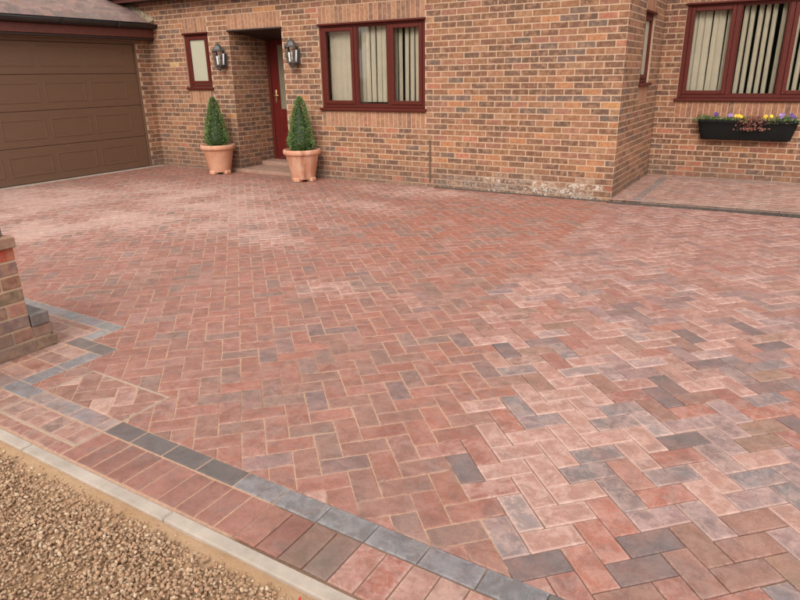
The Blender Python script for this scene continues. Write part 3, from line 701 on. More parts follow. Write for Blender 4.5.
def mk_brick(w, h, dep): return lambda mb: mb.box(-w/2, w/2, -dep, .004, -h/2, h/2, b=.0022)
class Wall:
    """u runs along the wall, n is its outward normal; holes = (u0,u1,z0,z1)"""
    def __init__(s, org, ang, u0, u1, z1, holes, pieces, phase, ov=(), zb=0.0, soldiers=(), lime=None, th=.10, mort=None, cbias=None, ends=(0, 0), nmin=0):
        s.F = Matrix.Translation(org) @ Matrix.Rotation(ang, 4, 'Z')      # local x = u, local -y = outward
        s.n = 0
        nz = int((z1-Z0)/.075)
        blocks = list(holes) + [(a, b, c, d) for a, b, c, d, *_ in soldiers]
        for k in range(-1, nz+1):
            za, zb_ = course_z(k)+.006, course_z(k)+.069
            if zb_ < zb+.012: continue
            za = max(za, zb+.002)
            zc = (za+zb_)/2
            cuts = [(u0-1, u0+ends[0])] + sorted((a, b) for a, b, c, d in blocks if c-.01 < zc < d+.01) + [(u1-ends[1], u1+1)]
            spans = [(a[1], b[0]) for a, b in zip(cuts, cuts[1:]) if b[0]-a[1] > .02]
            ph = phase if k % 2 == 0 else phase+.1125
            for a, b in spans:
                i = math.floor((a-ph)/.225)
                while ph+i*.225 < b:
                    x0, x1 = ph+i*.225+.006, ph+(i+1)*.225-.006; i += 1
                    x0c, x1c = max(x0, a + (.0 if a <= u0+.001 or (a, ) else .0)), min(x1, b)
                    if a > u0+ends[0]+.001: x0c = max(x0, a+.002)
                    if b < u1-ends[1]-.001: x1c = min(x1, b-.002)
                    if x1c-x0c < .03: continue
                    col3 = brick_color(.88); al = 0.0
                    uc = (x0c+x1c)/2
                    for ou, oz, kk in ov:
                        if za-.006 < oz < zb_+.004 and x0-.005 <= ou < x1+.005: col3 = jit(BO[kk], .05)
                    if cbias: col3 = tuple(v*f for v, f in zip(col3, cbias))
                    if lime: al = lime(uc, k)
                    w, h = round(x1c-x0c, 3), round(zb_-za, 3)
                    L = Matrix.Translation((uc, 0, zc)) @ Matrix.Rotation(random.uniform(-.002, .002), 4, 'Y') @ Matrix.Translation((0, random.uniform(-.001, .001), 0))
                    # local: outward is -y so turn the piece (its +y face is the thin proud side) round
                    pieces.add(('s', w, h), (lambda w, h: lambda mb: mb.box(-w/2, w/2, -.0025, .032, -h/2, h/2, b=.002))(w, h), s.F @ L, (*col3, al),
                               [(-w/2, -.004, -h/2), (w/2, -.004, -h/2), (w/2, -.004, h/2), (-w/2, -.004, h/2)])
        for (a, b, c, d, P, *bias) in soldiers:
            nn = round((b-a)/.075); st = (b-a)/nn
            for i in range(nn):
                r = random.random(); cc = jit((.41, .20, .12) if r < .45 else (.47, .25, .15) if r < .7 else (.30, .165, .11) if r < .9 else (.40, .20, .13), .08)
                if cbias: cc = tuple(v*f for v, f in zip(cc, cbias))
                uc = a+(i+.5)*st; w, h = round(st-.010, 3), round(d-c-.010, 3)
                P.add(('v', w, h), (lambda w, h: lambda mb: mb.box(-w/2, w/2, -.004, .032, -h/2, h/2, b=.0022))(w, h), s.F @ Matrix.Translation((uc, 0, (c+d)/2)), (*cc, 0),
                      [(-w/2, -.004, -h/2), (w/2, -.004, -h/2), (w/2, -.004, h/2), (-w/2, -.004, h/2)])
        if mort is not None:
            us = sorted({u0, u1} | {v for h in holes for v in (h[0], h[1])}); zs = sorted({zb-.1, z1} | {v for h in holes for v in (h[2], h[3])})
            us = [u for u in us if u0 <= u <= u1]
            for a, b in zip(us, us[1:]):
                for c, d in zip(zs, zs[1:]):
                    um, zm = (a+b)/2, (c+d)/2
                    if any(h[0] < um < h[1] and h[2] < zm < h[3] for h in holes): continue
                    mort.box(a, b, 0, th, c, d, M4=s.F)

house = empty('brick_house', label='brown and orange brick house with red-brown windows around the block paved drive', cat='house')
hb = Pieces('brick', 'brick', house); hs_ = Pieces('soldier_brick', 'brick', house)
mw = MB()
ZT = course_z(29)
W1 = (-4.375, -2.60, course_z(13), ZT); W0 = (-7.24, -6.66, course_z(17), ZT); PO = (-6.19, -5.08, -.2, ZT)
def lime_main(u, k):
    if k <= 1 and -2.45 < u < -.12:
        return (1.1 if u > -1.75 else .6) * (random.choice((1, .9, .5)) if k == 1 else random.choice((.9, .6, .3)))
    if k == 2 and -1.6 < u < -.2 and random.random() < .3: return .35
    if k <= 0 and u < -2.5: return .15*random.random()
    return 0.0
Wall((0, 0, 0), 0, -12.0, 0.0, 2.86, [W1, W0, PO], hb, -.2250*60, BR_OV, soldiers=[(W1[0], W1[1], ZT, ZT+.225, hs_), (W0[0], W0[1], ZT, ZT+.225, hs_), (PO[0], PO[1]-.0, ZT, ZT+.225, hs_),
      (W1[0], W1[1], W1[2]-.225, W1[2], hs_), (W0[0], W0[1], W0[2]-.225, W0[2], hs_)], lime=lime_main, mort=mw, ends=(0, 0))
# projecting block: side wall that runs back to the wing
SWN = (.92, 1.50, course_z(17), ZT)
Wall((0, 0, 0), PI/2, 0.0, 2.2, 2.86, [SWN], hb, .1125, soldiers=[(SWN[0], SWN[1], ZT, ZT+.225, hs_), (SWN[0], SWN[1], SWN[2]-.225, SWN[2], hs_)], mort=None, zb=ZP)
mw.box(-.1, 0, .1, 2.2, -.1, SWN[2]); mw.box(-.1, 0, .1, SWN[0], SWN[2], 2.86); mw.box(-.1, 0, SWN[1], 2.2, SWN[2], 2.86); mw.box(-.1, 0, SWN[0], SWN[1], ZT, 2.86)
# wing wall with the big window
W2 = (.275, 2.165, course_z(14), course_z(31)-.0)
Wall((0, 2.2, 0), 0, 0.004, 5.2, 3.1, [W2], hb, .06, WB_OV, soldiers=[(W2[0], W2[1], W2[3], W2[3]+.225, hs_), (W2[0], W2[1], W2[2]-.225, W2[2], hs_)], mort=mw, zb=ZP, cbias=(.92, .84, .82), lime=lambda u, k: 0)
# porch jambs
Wall((PO[0], 0, 0), PI/2, 0.0, .90, ZT+.03, [], hb, .1125, zb=.05)
Wall((PO[1], .90, 0), -PI/2, 0.0, .90, ZT+.03, [], hb, .0, zb=.05)
mw.box(PO[0]-.1, PO[0], .1, .9, -.1, ZT+.1); mw.box(PO[1], PO[1]+.1, .1, .9, -.1, ZT+.1)
mw.build('mortar', 'mortar', house)
hb.finish(); hs_.finish()
# porch: ceiling, back, step, door
mb = MB(); mb.add([(x_, y_, z_) for x_ in (PO[0]+.004, PO[1]-.004) for y_, z_ in ((.036, ZT-.012), (.90, ZT-.135), (.90, ZT+.02), (.036, ZT+.02))], [(0, 1, 2, 3), (7, 6, 5, 4), (0, 4, 5, 1), (1, 5, 6, 2), (2, 6, 7, 3), (3, 7, 4, 0)]); mb.box(PO[0]-.015, PO[1]+.012, -.022, .034, ZT-.022, ZT-.001); mb.build('porch_ceiling', 'soffit', house)
mb = MB(); mb.box(-6.35, -5.02, -.085, .50, -.05, .050, b=.006); mb.build('doorstep', 'step_stone', house)
mb = MB(); mb.box(PO[0]+.006, PO[1]-.006, .50, .84, -.05, .115, b=.006); mb.build('threshold_step', 'step_stone', house)
DY = .84
fd = empty('front_door'); fd.parent = house
mb = MB()
for a, b_, c, d in ((PO[0]+.006, PO[0]+.066, .115, ZT-.014), (PO[1]-.066, PO[1]-.006, .115, ZT-.014), (PO[0]+.066, PO[1]-.066, ZT-.085, ZT-.014), (PO[0]+.066, PO[1]-.066, .115, .155)):
    mb.box(a, b_, DY, DY+.08, c, d, b=.004)
mb.build('door_frame', 'wood_frame', fd)
LX0, LX1, LZ0, LZ1 = PO[0]+.072, PO[1]-.072, .16, ZT-.09
mb = MB(); gx0, gx1, gz0, gz1 = -5.955, LX1-.115, .98, LZ1-.11
mb.box(LX0, gx0, DY+.012, DY+.056, LZ0, LZ1, b=.004); mb.box(gx1, LX1, DY+.012, DY+.056, LZ0, LZ1, b=.004)
mb.box(gx0, gx1, DY+.012, DY+.056, LZ0, gz0, b=.004); mb.box(gx0, gx1, DY+.012, DY+.056, gz1, LZ1, b=.004)
mb.box(gx0+.05, gx1-.05, DY+.004, DY+.02, .28, .88, b=.007)
mb.build('door_leaf', 'door_red', fd)
MB().box(gx0, gx1, DY+.03, DY+.036, gz0, gz1).build('pane', 'door_glass', fd)
hh = MB(); hh.box(-6.055, -6.015, DY-.002, DY+.010, 1.08, 1.30, b=.003); hh.tube([(-6.035, DY, 1.21), (-6.035, DY-.05, 1.21), (-6.02, DY-.055, 1.21), (-5.93, DY-.055, 1.205)], .009); hh.tube([(-6.035, DY-.014, 1.13), (-6.035, DY, 1.13)], .012)
hh.build('door_handle', 'brass', fd, smooth=True)

# ---- windows
def beam_frame(mb, x0, x1, z0, z1, w, y0, y1, b=.004):
    mb.box(x0, x0+w, y0, y1, z0, z1, b=b); mb.box(x1-w, x1, y0, y1, z0, z1, b=b)
    mb.box(x0+w+.0005, x1-w-.0005, y0, y1, z1-w, z1, b=b); mb.box(x0+w+.0005, x1-w-.0005, y0, y1, z0, z0+w, b=b)
def window(name, F, x0, x1, z0, z1, lights, parent, pane_mat='glass', sill=True, fw=.055):
    """lights: (xa, xb, casement?) clear opening between mullions; local y=0 wall face, +y inwards"""
    e = empty(name); e.parent = parent; e.matrix_world = F
    mb = MB(); s0 = z0+(.045 if sill else 0)
    mb.box(x0, x0+fw, .022, .085, s0, z1, b=.004); mb.box(x1-fw, x1, .022, .085, s0, z1, b=.004)
    mb.box(x0+fw+.0005, x1-fw-.0005, .022, .085, z1-fw, z1, b=.004); mb.box(x0+fw+.0005, x1-fw-.0005, .022, .085, s0, s0+fw*.8, b=.004)
    for (a, _), (b_, _) in zip([(l[1], 0) for l in lights[:-1]], [(l[0], 0) for l in lights[1:]]):
        mb.box(a, b_, .024, .083, s0+fw*.8+.0005, z1-fw-.0005, b=.004)
    mb.build('frame', 'wood_frame', e)
    MB().box(x0-.012, x1+.012, -.030, .020, z1-.028, z1-.002, b=.005).build('head_drip', 'wood_frame', e)
    if sill: MB().box(x0-.025, x1+.025, -.048, .10, z0+.002, z0+.042, b=.008).build('sill', 'wood_frame', e)
    for xa, xb, cas in lights:
        za, zb_ = s0+fw*.8+.001, z1-fw-.001
        if cas:
            mb = MB(); beam_frame(mb, xa+.002, xb-.002, za+.002, zb_-.002, .052, .012, .066, .006); mb.build('casement', 'wood_frame', e)
            xa, xb, za, zb_ = xa+.054, xb-.054, za+.054, zb_-.054
        else:
            mb = MB(); beam_frame(mb, xa+.001, xb-.001, za+.001, zb_-.001, .014, .034, .066, .003); mb.build('glazing_bead', 'wood_frame', e)
            xa, xb, za, zb_ = xa+.015, xb-.015, za+.015, zb_-.015
        MB().box(xa, xb, .044, .048, za, zb_).build('pane', pane_mat, e)
    return e
I4 = Matrix.Identity(4)
window('window', I4, W1[0], W1[1], W1[2], W1[3], [(-4.320, -3.775, True), (-3.725, -3.215, False), (-3.165, -2.655, True)], house)
window('window', I4, W0[0], W0[1], W0[2], W0[3], [(-7.185, -6.715, True)], house, 'frosted')
window('window', Matrix.Translation((0, 2.2, 0)), W2[0], W2[1], W2[2], W2[3], [(.330, .885, True), (.945, 1.495, False), (1.555, 2.110, True)], house)
window('window', Matrix.Rotation(PI/2, 4, 'Z'), SWN[0], SWN[1], SWN[2], SWN[3], [(SWN[0]+.055, SWN[1]-.055, True)], house, 'frosted')
# rooms behind the clear windows
mb = MB()
def room(mb, x0, x1, y0, y1, z0, z1, w):
    t = .05
    mb.box(x0-t, x0, y0, y1, z0, z1); mb.box(x1, x1+t, y0, y1, z0, z1); mb.box(x0-t, x1+t, y1, y1+t, z0, z1); mb.box(x0-t, x1+t, y0, y1, z0-t, z0); mb.box(x0-t, x1+t, y0, y1, z1, z1+t)
room(mb, -4.9, -2.0, .105, 2.6, .10, 2.4, None); room(mb, .02, 4.9, 2.305, 5.2, .10, 2.6, None); mb.build('room_walls', 'interior_wall', house)
mb = MB(); mb.box(-12, -8.9, .1, .3, 0, 2.6); mb.build('inner_wall', 'interior_dark', house)
# ---- vertical blinds
def blind(label, F, x0, x1, z0, z1, angs, pitch):
    e = empty('vertical_blind', label=label, cat='window blind'); e.matrix_world = F
    MB().box(x0, x1, .135, .175, z1, z1+.035, b=.004).build('headrail', 'white_plastic', e)
    key = None; n = int((x1-x0)/pitch)
    for i in range(n):
        xc = x0+(i+.5)*pitch; a = math.radians(angs(xc)+random.uniform(-4, 4))
        mb = MB(); k = 5; vs = []; fs = []
        if key is None:
            for zi, z in enumerate((z0, z1)):
                for j in range(k+1):
                    u = -.0445+.089*j/k; v = .014*(1-(2*j/k-1)**2)
                    for t in (-.0007, .0007): vs.append((u, v+t, z))
            m_ = 2*(k+1)
            for j in range(k):
                p = 2*j; fs += [(p, p+2, m_+p+2, m_+p), (p+1, m_+p+1, m_+p+3, p+3)]
            fs += [(0, m_, m_+1, 1), (2*k, 2*k+1, m_+2*k+1, m_+2*k)]
            mb.add(vs, fs); key = mb.mesh('blind_slat', 'blind_fabric', True)
        o = bpy.data.objects.new('blind_slat', key); col.objects.link(o); o.parent = e
        o.location = (xc, .155, 0); o.rotation_euler = (random.uniform(-.004, .004), random.uniform(-.006, .006), a)
blind('half open cream vertical blind behind the window between porch and corner', I4, -4.30, -2.66, course_z(13)+.12, ZT-.06,
      lambda x: 17 if x < -3.75 else (-10 if x < -3.2 else -20), .091)
blind('pale vertical blind behind the window above the black planter', Matrix.Translation((0, 2.2, 0)), .33, 2.12, course_z(14)+.10, W2[3]-.06,
      lambda x: 24 if x < .92 else 50, .088)

# ---- movement joint, eaves, roof
MB().box(-2.533, -2.507, -.006, .0, .06, course_z(8)).build('movement_joint', 'joint_filler', house)
mb = MB(); EZ = 2.735
mb.box(-8.72, .30, -.26, -.236, EZ, EZ+.15, b=.003); mb.build('fascia', 'fascia_red', house)
MB().box(-8.72, .28, -.234, -.001, EZ+.005, EZ+.02).build('soffit', 'soffit', house)
def gutter(mb, p0, p1, r=.056, n=10):
    """half-round gutter from p0 to p1 (open side up)"""
    p0, p1 = Vector(p0), Vector(p1); d = (p1-p0).normalized(); s_ = d.cross(Vector((0, 0, 1))).normalized(); vs = []; fs = []
    for p in (p0, p1):
        for rr in (r, r-.004):
            for i in range(n+1): t = PI*i/n; vs.append(p + s_*rr*math.cos(t) - Vector((0, 0, rr*math.sin(t))))
    m_ = n+1
    for i in range(n): fs += [(i, i+1, 2*m_+i+1, 2*m_+i), (m_+i, 3*m_+i, 3*m_+i+1, m_+i+1), (i, m_+i, m_+i+1, i+1), (2*m_+i, 2*m_+i+1, 3*m_+i+1, 3*m_+i)]
    fs += [(0, 2*m_, 3*m_, m_), (n, m_+n, 3*m_+n, 2*m_+n)]
    mb.add(vs, fs)
mb = MB(); gutter(mb, (-8.78, -.32, EZ+.12), (.34, -.32, EZ+.12)); mb.build('gutter', 'gutter_plastic', house, smooth=True)
mb = MB()
def slab(mb, P, th=.03): 
    vs = [Vector(p) for p in P]; n_ = (vs[1]-vs[0]).cross(vs[2]-vs[0]).normalized(); mb.add(vs+[v-n_*th for v in vs], [(0, 1, 2, 3), (7, 6, 5, 4), (0, 4, 5, 1), (1, 5, 6, 2), (2, 6, 7, 3), (3, 7, 4, 0)], (.20, .13, .115, 1))
slab(mb, [(-12.2, -.30, EZ+.16), (.30, -.30, EZ+.16), (.30, 4.2, EZ+2.4), (-12.2, 4.2, EZ+2.4)])
slab(mb, [(.0, 1.92, 3.12), (5.4, 1.92, 3.12), (5.4, 5.6, 5.0), (.0, 5.6, 5.0)])
mb.build('roof', 'roof_tile', house)

# ================================================================== GARAGE
GX = -8.16
gar = empty('garage', label='low garage with brown embossed door and mauve tiled roof', cat='garage')
gb = Pieces('brick', 'brick', gar); mg = MB()
DY1, DY0, DZT = -.262, -5.14, 2.135
Wall((GX, 0, 0), PI/2, -6.2, 0.0, 2.34, [(DY0, DY1, -.2, DZT)], gb, -.225*40, mort=mg)
mg.box(GX-5, GX-.1, -6.2, -6.1, -.1, 2.34); mg.build('mortar', 'mortar', gar); gb.finish()
gd = empty('garage_door'); gd.parent = gar
mb = MB(); fx = GX-.014
for a, b_, c, d in ((DY1-.035, DY1-.002, 0.002, DZT-.002), (DY0+.002, DY0+.05, 0.002, DZT-.002), (DY0+.05, DY1-.035, DZT-.06, DZT-.002)):
    mb.box(fx-.06, fx+.012, a+.0005, b_-.0005, c, d, b=.003)
mb.build('door_frame', 'brown_steel', gd)
rows = [.012, .545, 1.075, 1.60, 2.073]
pc = [(-.50+.0-.77*i) for i in range(7)]
for r in range(4):
    mb = MB(); za, zb_ = rows[r]+.0025, rows[r+1]-.0025
    mb.box(fx-.045, fx-.012, DY0+.052, DY1-.038, za, zb_, b=.006)
    zc0, zc1 = za+.115, zb_-.115
    if r == 3: zc0, zc1 = za+.11, zb_-.06
    for i in range(6):
        ya, yb = pc[i]-.77+.045, pc[i]-.045
        if ya < DY0+.06: continue
        # raised field inside a moulded border
        for (o_, w_, x0_, x1_) in ((0, .020, fx-.014, fx-.0065),):
            mb.box(x0_, x1_, ya, ya+w_, zc0, zc1, b=.0045); mb.box(x0_, x1_, yb-w_, yb, zc0, zc1, b=.0045)
            mb.box(x0_, x1_, ya+w_, yb-w_, zc0, zc0+w_, b=.006); mb.box(x0_, x1_, ya+w_, yb-w_, zc1-w_, zc1, b=.0045)
    mb.build('door_section', 'brown_steel', gd)
MB().box(GX-.16, GX-.12, DY0, DY1, 0, DZT).build('backing', 'interior_dark', gar)
# concrete threshold in front of the door
MB().box(GX-.10, GX+.068, -6.2, -.03, -.06, .006, b=.004).build('threshold', 'concrete', kind='structure')
FX = -7.97
MB().box(GX+.0, FX, -6.3, -.001, 2.139, 2.170).build('soffit', 'soffit', gar)
MB().box(FX-.022, FX, -6.3, -.001, 2.176, 2.305, b=.003).build('fascia', 'fascia_red', gar)
mb = MB(); gutter(mb, (FX+.062, -.008, 2.385), (FX+.062, -6.35, 2.385), .080); mb.build('gutter', 'gutter_plastic', gar, smooth=True)
for yy in (-1.72, -2.7, -.75, -3.7):
    mb = MB(); gutter(mb, (FX+.062, yy+.02, 2.387), (FX+.062, yy-.02, 2.387), .086); mb.build('gutter_clip', 'gutter_plastic', gar)
# roof: tiles in courses, each with its own edges
SL = math.atan2(2.78-2.36, 8.77-7.93); gt = Pieces('roof_tile', 'roof_tile', gar)
RF = Matrix.Translation((FX+.045, 0, 2.385)) @ Matrix.Rotation(SL, 4, 'Y')           # local -x climbs the slope
gauge, tw = .10, .168
mk_tile = lambda mb: mb.box(-.17, 0, -tw/2+.0015, tw/2-.0015, 0, .011, b=.002)
for r in range(40):
    for i in range(38):
        yy = -.09-(i+.5)*tw-(r % 2)*tw*.5
        L = Matrix.Translation((-r*gauge, yy, .004+.0125)) @ Matrix.Rotation(math.radians(6)+random.uniform(-.01, .01), 4, 'Y') @ Matrix.Translation((0, 0, random.uniform(0, .002)))
        c = random.choice([(.23, .15, .13), (.205, .135, .12), (.26, .165, .14), (.25, .17, .15), (.18, .13, .115)])
        gt.add('t', mk_tile, RF @ L, (*jit(c, .10), 0), [(-.1, -tw/2, .01), (0, -tw/2, .01), (0, tw/2, .01), (-.1, tw/2, .01)])
gt.finish()
mb = MB(); mb.add([RF @ Vector(p) for p in ((0, -6.3, 0), (0, -.0005, 0), (-4.2, -.0005, 0), (-4.2, -6.3, 0))], [(0, 1, 2, 3)], (.1, .08, .07, 1)); mb.build('roof_deck', 'roof_tile', gar)
# mortar fillet with moss where the roof meets the house wall
mb = MB(); vs = []; fs = []; n_ = 60
for i in range(n_+1):
    xx = -.02-i*(3.6/n_); jy = .012*noise.noise(Vector((xx*9, 1, 1))); jh = .010*noise.noise(Vector((xx*11, 5, 1)))
    for (y_, z_) in ((-.105+jy, .016), (-.09+jy, .034+jh), (-.045, .05+jh), (-.006, .085+jh*2), (-.0055, .0)): vs.append(RF @ Vector((xx, y_, z_)))
for i in range(n_):
    for k in range(4): a = i*5+k; fs.append((a, a+1, a+6, a+5))
fs.append((0, 4, 3, 2, 1)); mb.add(vs, fs); mb.build('flashing', 'flashing', gar)

# ================================================================== GATE PIER
gp = empty('gate_pier', label='brown and red brick gate pier at the left edge', cat='gate pier')
PX, PY1, PY0 = -1.85, -6.112, -6.775
gpb = Pieces('brick', 'brick', gp); mm = MB()
mm.box(PX-.44, PX, PY0, PY1, -.05, .64)
mm.box(PX-.22, PX-.004, PY1+.0005, PY1+.108, -.05, .150); mm.build('mortar', 'mortar', gp)
pcol = {7: [(.50, .10, .06)], 6: [(.26, .15, .13)], 5: [(.27, .13, .09)], 4: [(.21, .145, .10)], 3: [(.42, .20, .15), (.16, .09, .09)], 2: [(.24, .155, .15)], 1: [(.40, .17, .13), (.27, .18, .14)], 0: [(.26, .17, .14)]}
for k in range(8):
    za = .0+.08*k+.006; h = .068; zc = za+h/2; cs = pcol[k]
    # +x face, laid in alternate bond
    segs = [(PY1-.215, PY1), (PY1-.44, PY1-.225), (PY0, PY1-.45)] if k % 2 == 0 else [(PY1-.1025, PY1), (PY1-.3275, PY1-.1125), (PY1-.5525, PY1-.3375), (PY0, PY1-.5625)]
    for i, (a, b_) in enumerate(segs):
        w = b_-a; c = jit(cs[min(i, len(cs)-1)], .08)
        gpb.add(('x', round(w, 3)), (lambda w, h: lambda mb: mb.box(-.03, .005, -w/2, w/2, -h/2, h/2, b=.003))(w, h), Matrix.Translation((PX, (a+b_)/2, zc)), (*c, .1), [(.005, -w/2, -h/2), (.005, w/2, -h/2), (.005, w/2, h/2), (.005, -w/2, h/2)])
    for sgn, yy in ((1, PY1), (-1, PY0)):                       # returns
        xs_ = [(PX-.335, PX-.12), (PX-.44, PX-.345)] if k % 2 else [(PX-.215, PX-.034), (PX-.44, PX-.225)]
        for a, b_ in xs_:
            w = b_-a; gpb.add(('y', round(w, 3), sgn), (lambda w, h, sgn: lambda mb: mb.box(-w/2, w/2, -.03 if sgn > 0 else -.005, .005 if sgn > 0 else .03, -h/2, h/2, b=.003))(w, h, sgn), Matrix.Translation(((a+b_)/2, yy, zc)), (*brick_color(), .1), [(-w/2, sgn*.005, -h/2), (w/2, sgn*.005, -h/2), (w/2, sgn*.005, h/2), (-w/2, sgn*.005, h/2)])
for k, c in ((0, (.25, .16, .11)), (1, (.36, .20, .15))):
    za = .078*k+.004; w = .112 if k else .128; gpb.add(None, (lambda w: lambda mb: mb.box(-.2, .004, -w/2+.01, w/2+(.012 if w else 0), -.032, .032, b=.004))(w), Matrix.Translation((PX, PY1+w/2, za+.034)), (*c, .1), [(.004, -w/2, -.03), (.004, w/2, -.03), (.004, w/2, .03), (.004, -w/2, .03)])
gpb.finish()
mb = MB(); mb.box(PX-.05-.0, PX+.012, PY1+.006, PY1+.112, .155, .226, b=.004, c=(.13, .115, .105, .2)); mb.box(PX-.21, PX-.053, PY1+.006, PY1+.112, .155, .226, b=.004, c=(.13, .115, .105, .2)); mb.build('plinth_cap', 'washed_paving', gp)
for a, b_ in ((PY1-.19, PY1+.006), (PY1-.42, PY1-.198), (PY1-.65, PY1-.428), (PY0-.035, PY1-.658)):
    MB().box(PX-.47, PX+.035, a, b_, .640, .700, b=.005, c=(.33, .19, .13, .2)).build('cap_brick', 'brick', gp)
mb = MB(); mb.box(PX-.42, PX-.015, PY0+.02, PY1-.03, .702, .79, b=.006, c=(.13, .11, .105, .1)); mb.build('coping', 'brick', gp)

# ================================================================== LANTERNS
def lantern(loc, label):
    e = empty('wall_lantern', loc=loc, label=label, cat='wall lantern', group='coach lanterns either side of the porch')
    h6 = lambda mb, prof, **k: mb.lathe(prof, 6, phase=PI/6, **k)
    mb = MB(); mb.box(-.05, .05, .118, .136, -.13, .07, b=.005); mb.tube([(0, .12, -.10), (0, .07, -.16), (0, .0, -.165)], .010); mb.tube([(0, .12, .03), (0, .085, .02)], .012); mb.build('bracket', 'pewter', e, smooth=False)
    mb = MB(); h6(mb, [(.108, .100), (.110, .108), (.085, .128), (.055, .175), (.038, .190), (.040, .198), (.018, .206), (.020, .222), (.004, .236)]); mb.build('lantern_cap', 'pewter', e)
    mb = MB(); h6(mb, [(.004, -.225), (.016, -.215), (.012, -.195), (.030, -.175), (.060, -.125), (.088, -.118), (.090, -.104), (.080, -.100)]); mb.build('lantern_base', 'pewter', e)
    mb = MB()
    for i in range(6):
        a = 2*PI*i/6+PI/6; b_ = a+PI/3; mb.tube([(.078*math.cos(a), .078*math.sin(a), -.10), (.098*math.cos(a), .098*math.sin(a), .10)], .0065, 6)
        for r_, z_ in ((.083, -.06),): mb.tube([(r_*math.cos(a), r_*math.sin(a), z_), (r_*math.cos(b_), r_*math.sin(b_), z_)], .003, 4)
    mb.build('cage', 'pewter', e)
    mb = MB(); h6(mb, [(.072, -.099), (.091, .099)], cap=False); mb.build('glass_shade', 'glass', e)
    mb = MB(); mb.tube([(0, 0, -.10), (0, 0, -.02)], .013, 10); mb.lathe([(.012, -.02), (.019, .0), (.016, .03), (.003, .055)], 12); mb.build('bulb', 'lamp_bulb', e, smooth=True)
lantern((-6.31, -.136, 1.81), 'grey coach lantern left of the porch next to the narrow window')
lantern((-4.79, -.136, 1.82), 'grey coach lantern right of the porch next to the wide window')

# ================================================================== POTS AND CLIPPED TREES
def pot(loc, label, rz, mat='terracotta'):
    e = empty('terracotta_pot', loc=loc, rz=rz, label=label, cat='plant pot', group='terracotta pots beside the porch')
    prof = [(.172, .035), (.178, .05), (.246, .385), (.250, .392), (.268, .398), (.280, .408), (.285, .430), (.283, .458), (.275, .474), (.264, .476), (.252, .462), (.246, .40)]
    mb = MB(); mb.lathe(prof, 40, cap=False); mb.lathe([(.0, .035), (.172, .035)], 40, cap=False)
    o = mb.build('pot_body', mat, e, smooth=True)
    MB().lathe([(.249, .44), (.0, .448)], 24, cap=False).build('soil', 'soil', e)
    for i in range(4):
        a = PI/4+i*PI/2; mb = MB(); F = Matrix.Translation((.138*math.cos(a), .138*math.sin(a), 0)) @ Matrix.Rotation(a, 4, 'Z')
        mb.box(-.05, .062, -.055, .055, 0, .062, b=.012, M4=F); mb.build('pot_foot', 'terracotta', e)
def topiary(loc, label, seed, H=.74, R=.185, lean=0.0):
    r = random.Random(seed)
    e = empty('topiary_cone', loc=loc, label=label, cat='clipped tree', group='clipped cones in the terracotta pots')
    MB().tube([(0, 0, -.02), (0, 0, H*.5)], [.02, .012], 8).build('trunk', 'bark', e)
    def prof(t):        # radius along height 0..1
        return R*(1-t)**.60*(1-.25*math.exp(-(t/.06)**2))*1.02+.008
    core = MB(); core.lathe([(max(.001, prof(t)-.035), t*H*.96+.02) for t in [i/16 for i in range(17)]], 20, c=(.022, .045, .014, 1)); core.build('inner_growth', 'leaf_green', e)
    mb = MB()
    for i in range(5500):
        t = r.random()**1.35; a = r.uniform(0, 2*PI); rad = prof(t)*(1+.20*noise.noise(Vector((math.cos(a)*2.2, math.sin(a)*2.2, t*5+seed)))) - abs(r.gauss(0, .012)) + (r.uniform(0, .030) if r.random() < .10 else 0)
        p = Vector((rad*math.cos(a)+lean*t*H, rad*math.sin(a), t*H+.03)); L = r.uniform(.013, .026); w = L*.40
        d = Vector((math.cos(a)+r.uniform(-.8, .8), math.sin(a)+r.uniform(-.8, .8), r.uniform(-.1, 1.1))).normalized(); s_ = d.cross(Vector((r.uniform(-1, 1), r.uniform(-1, 1), r.uniform(-1, 1)))).normalized()
        n_ = d.cross(s_)*.002
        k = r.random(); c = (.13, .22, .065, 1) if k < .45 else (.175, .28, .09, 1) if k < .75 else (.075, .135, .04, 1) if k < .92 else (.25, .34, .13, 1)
        mb.add([p, p+d*L*.5+s_*w+n_, p+d*L, p+d*L*.5-s_*w+n_], [(0, 1, 2, 3)], c)
    mb.build('foliage', 'leaf_green', e, kind='stuff')
P1, P2 = (-6.34, -.34), (-4.55, -.34)
pot((*P1, 0), 'terracotta pot left of the doorstep with pale even sides', PI/4)
pot((*P2, 0), 'terracotta pot right of the doorstep with a dark damp streak', PI/4+.05, 'terracotta_damp')
topiary((*P1, .44), 'clipped green cone in the pot left of the doorstep below the narrow window', 3)
topiary((*P2, .44), 'clipped green cone in the pot right of the doorstep in front of the door', 8, .76, .195, .02)

# ================================================================== WINDOW BOX
wx0, wx1, wz0, wz1 = .615, 1.83, .600, .862
e = empty('window_box', label='long black planter on the wall below the right-hand window', cat='planter')
mb = MB(); vs = []; fs = []; nseg = 26; pr = [(0, 0.0), (.012, .0), (.012, .0), (.0, .0)]
def oval(z, t, n=40):
    """rounded-end outline, narrower low down"""
    k = t; hx = (wx1-wx0)/2-.07*(1-k); hy = .075+.035*k; pts = []
    for i in range(n):
        a = 2*PI*i/n; cx_, sx_ = math.cos(a), math.sin(a); p_ = 5.0
        rr = (abs(cx_)**p_+abs(sx_)**p_)**(-1/p_); pts.append(((wx0+wx1)/2+hx*rr*cx_, 2.2-.006-.11+hy*rr*sx_*.97+(.035*(1-k))*1, z))
    return pts
rings = [(wz0, 0.0), (wz0+.015, .12), (wz0+.07, .35), (wz0+.16, .70), (wz1-.035, .92), (wz1-.03, 1.0), (wz1, 1.0), (wz1, .93), (wz1-.04, .90)]
for z, t in rings: vs += oval(z, t)
n_ = 40
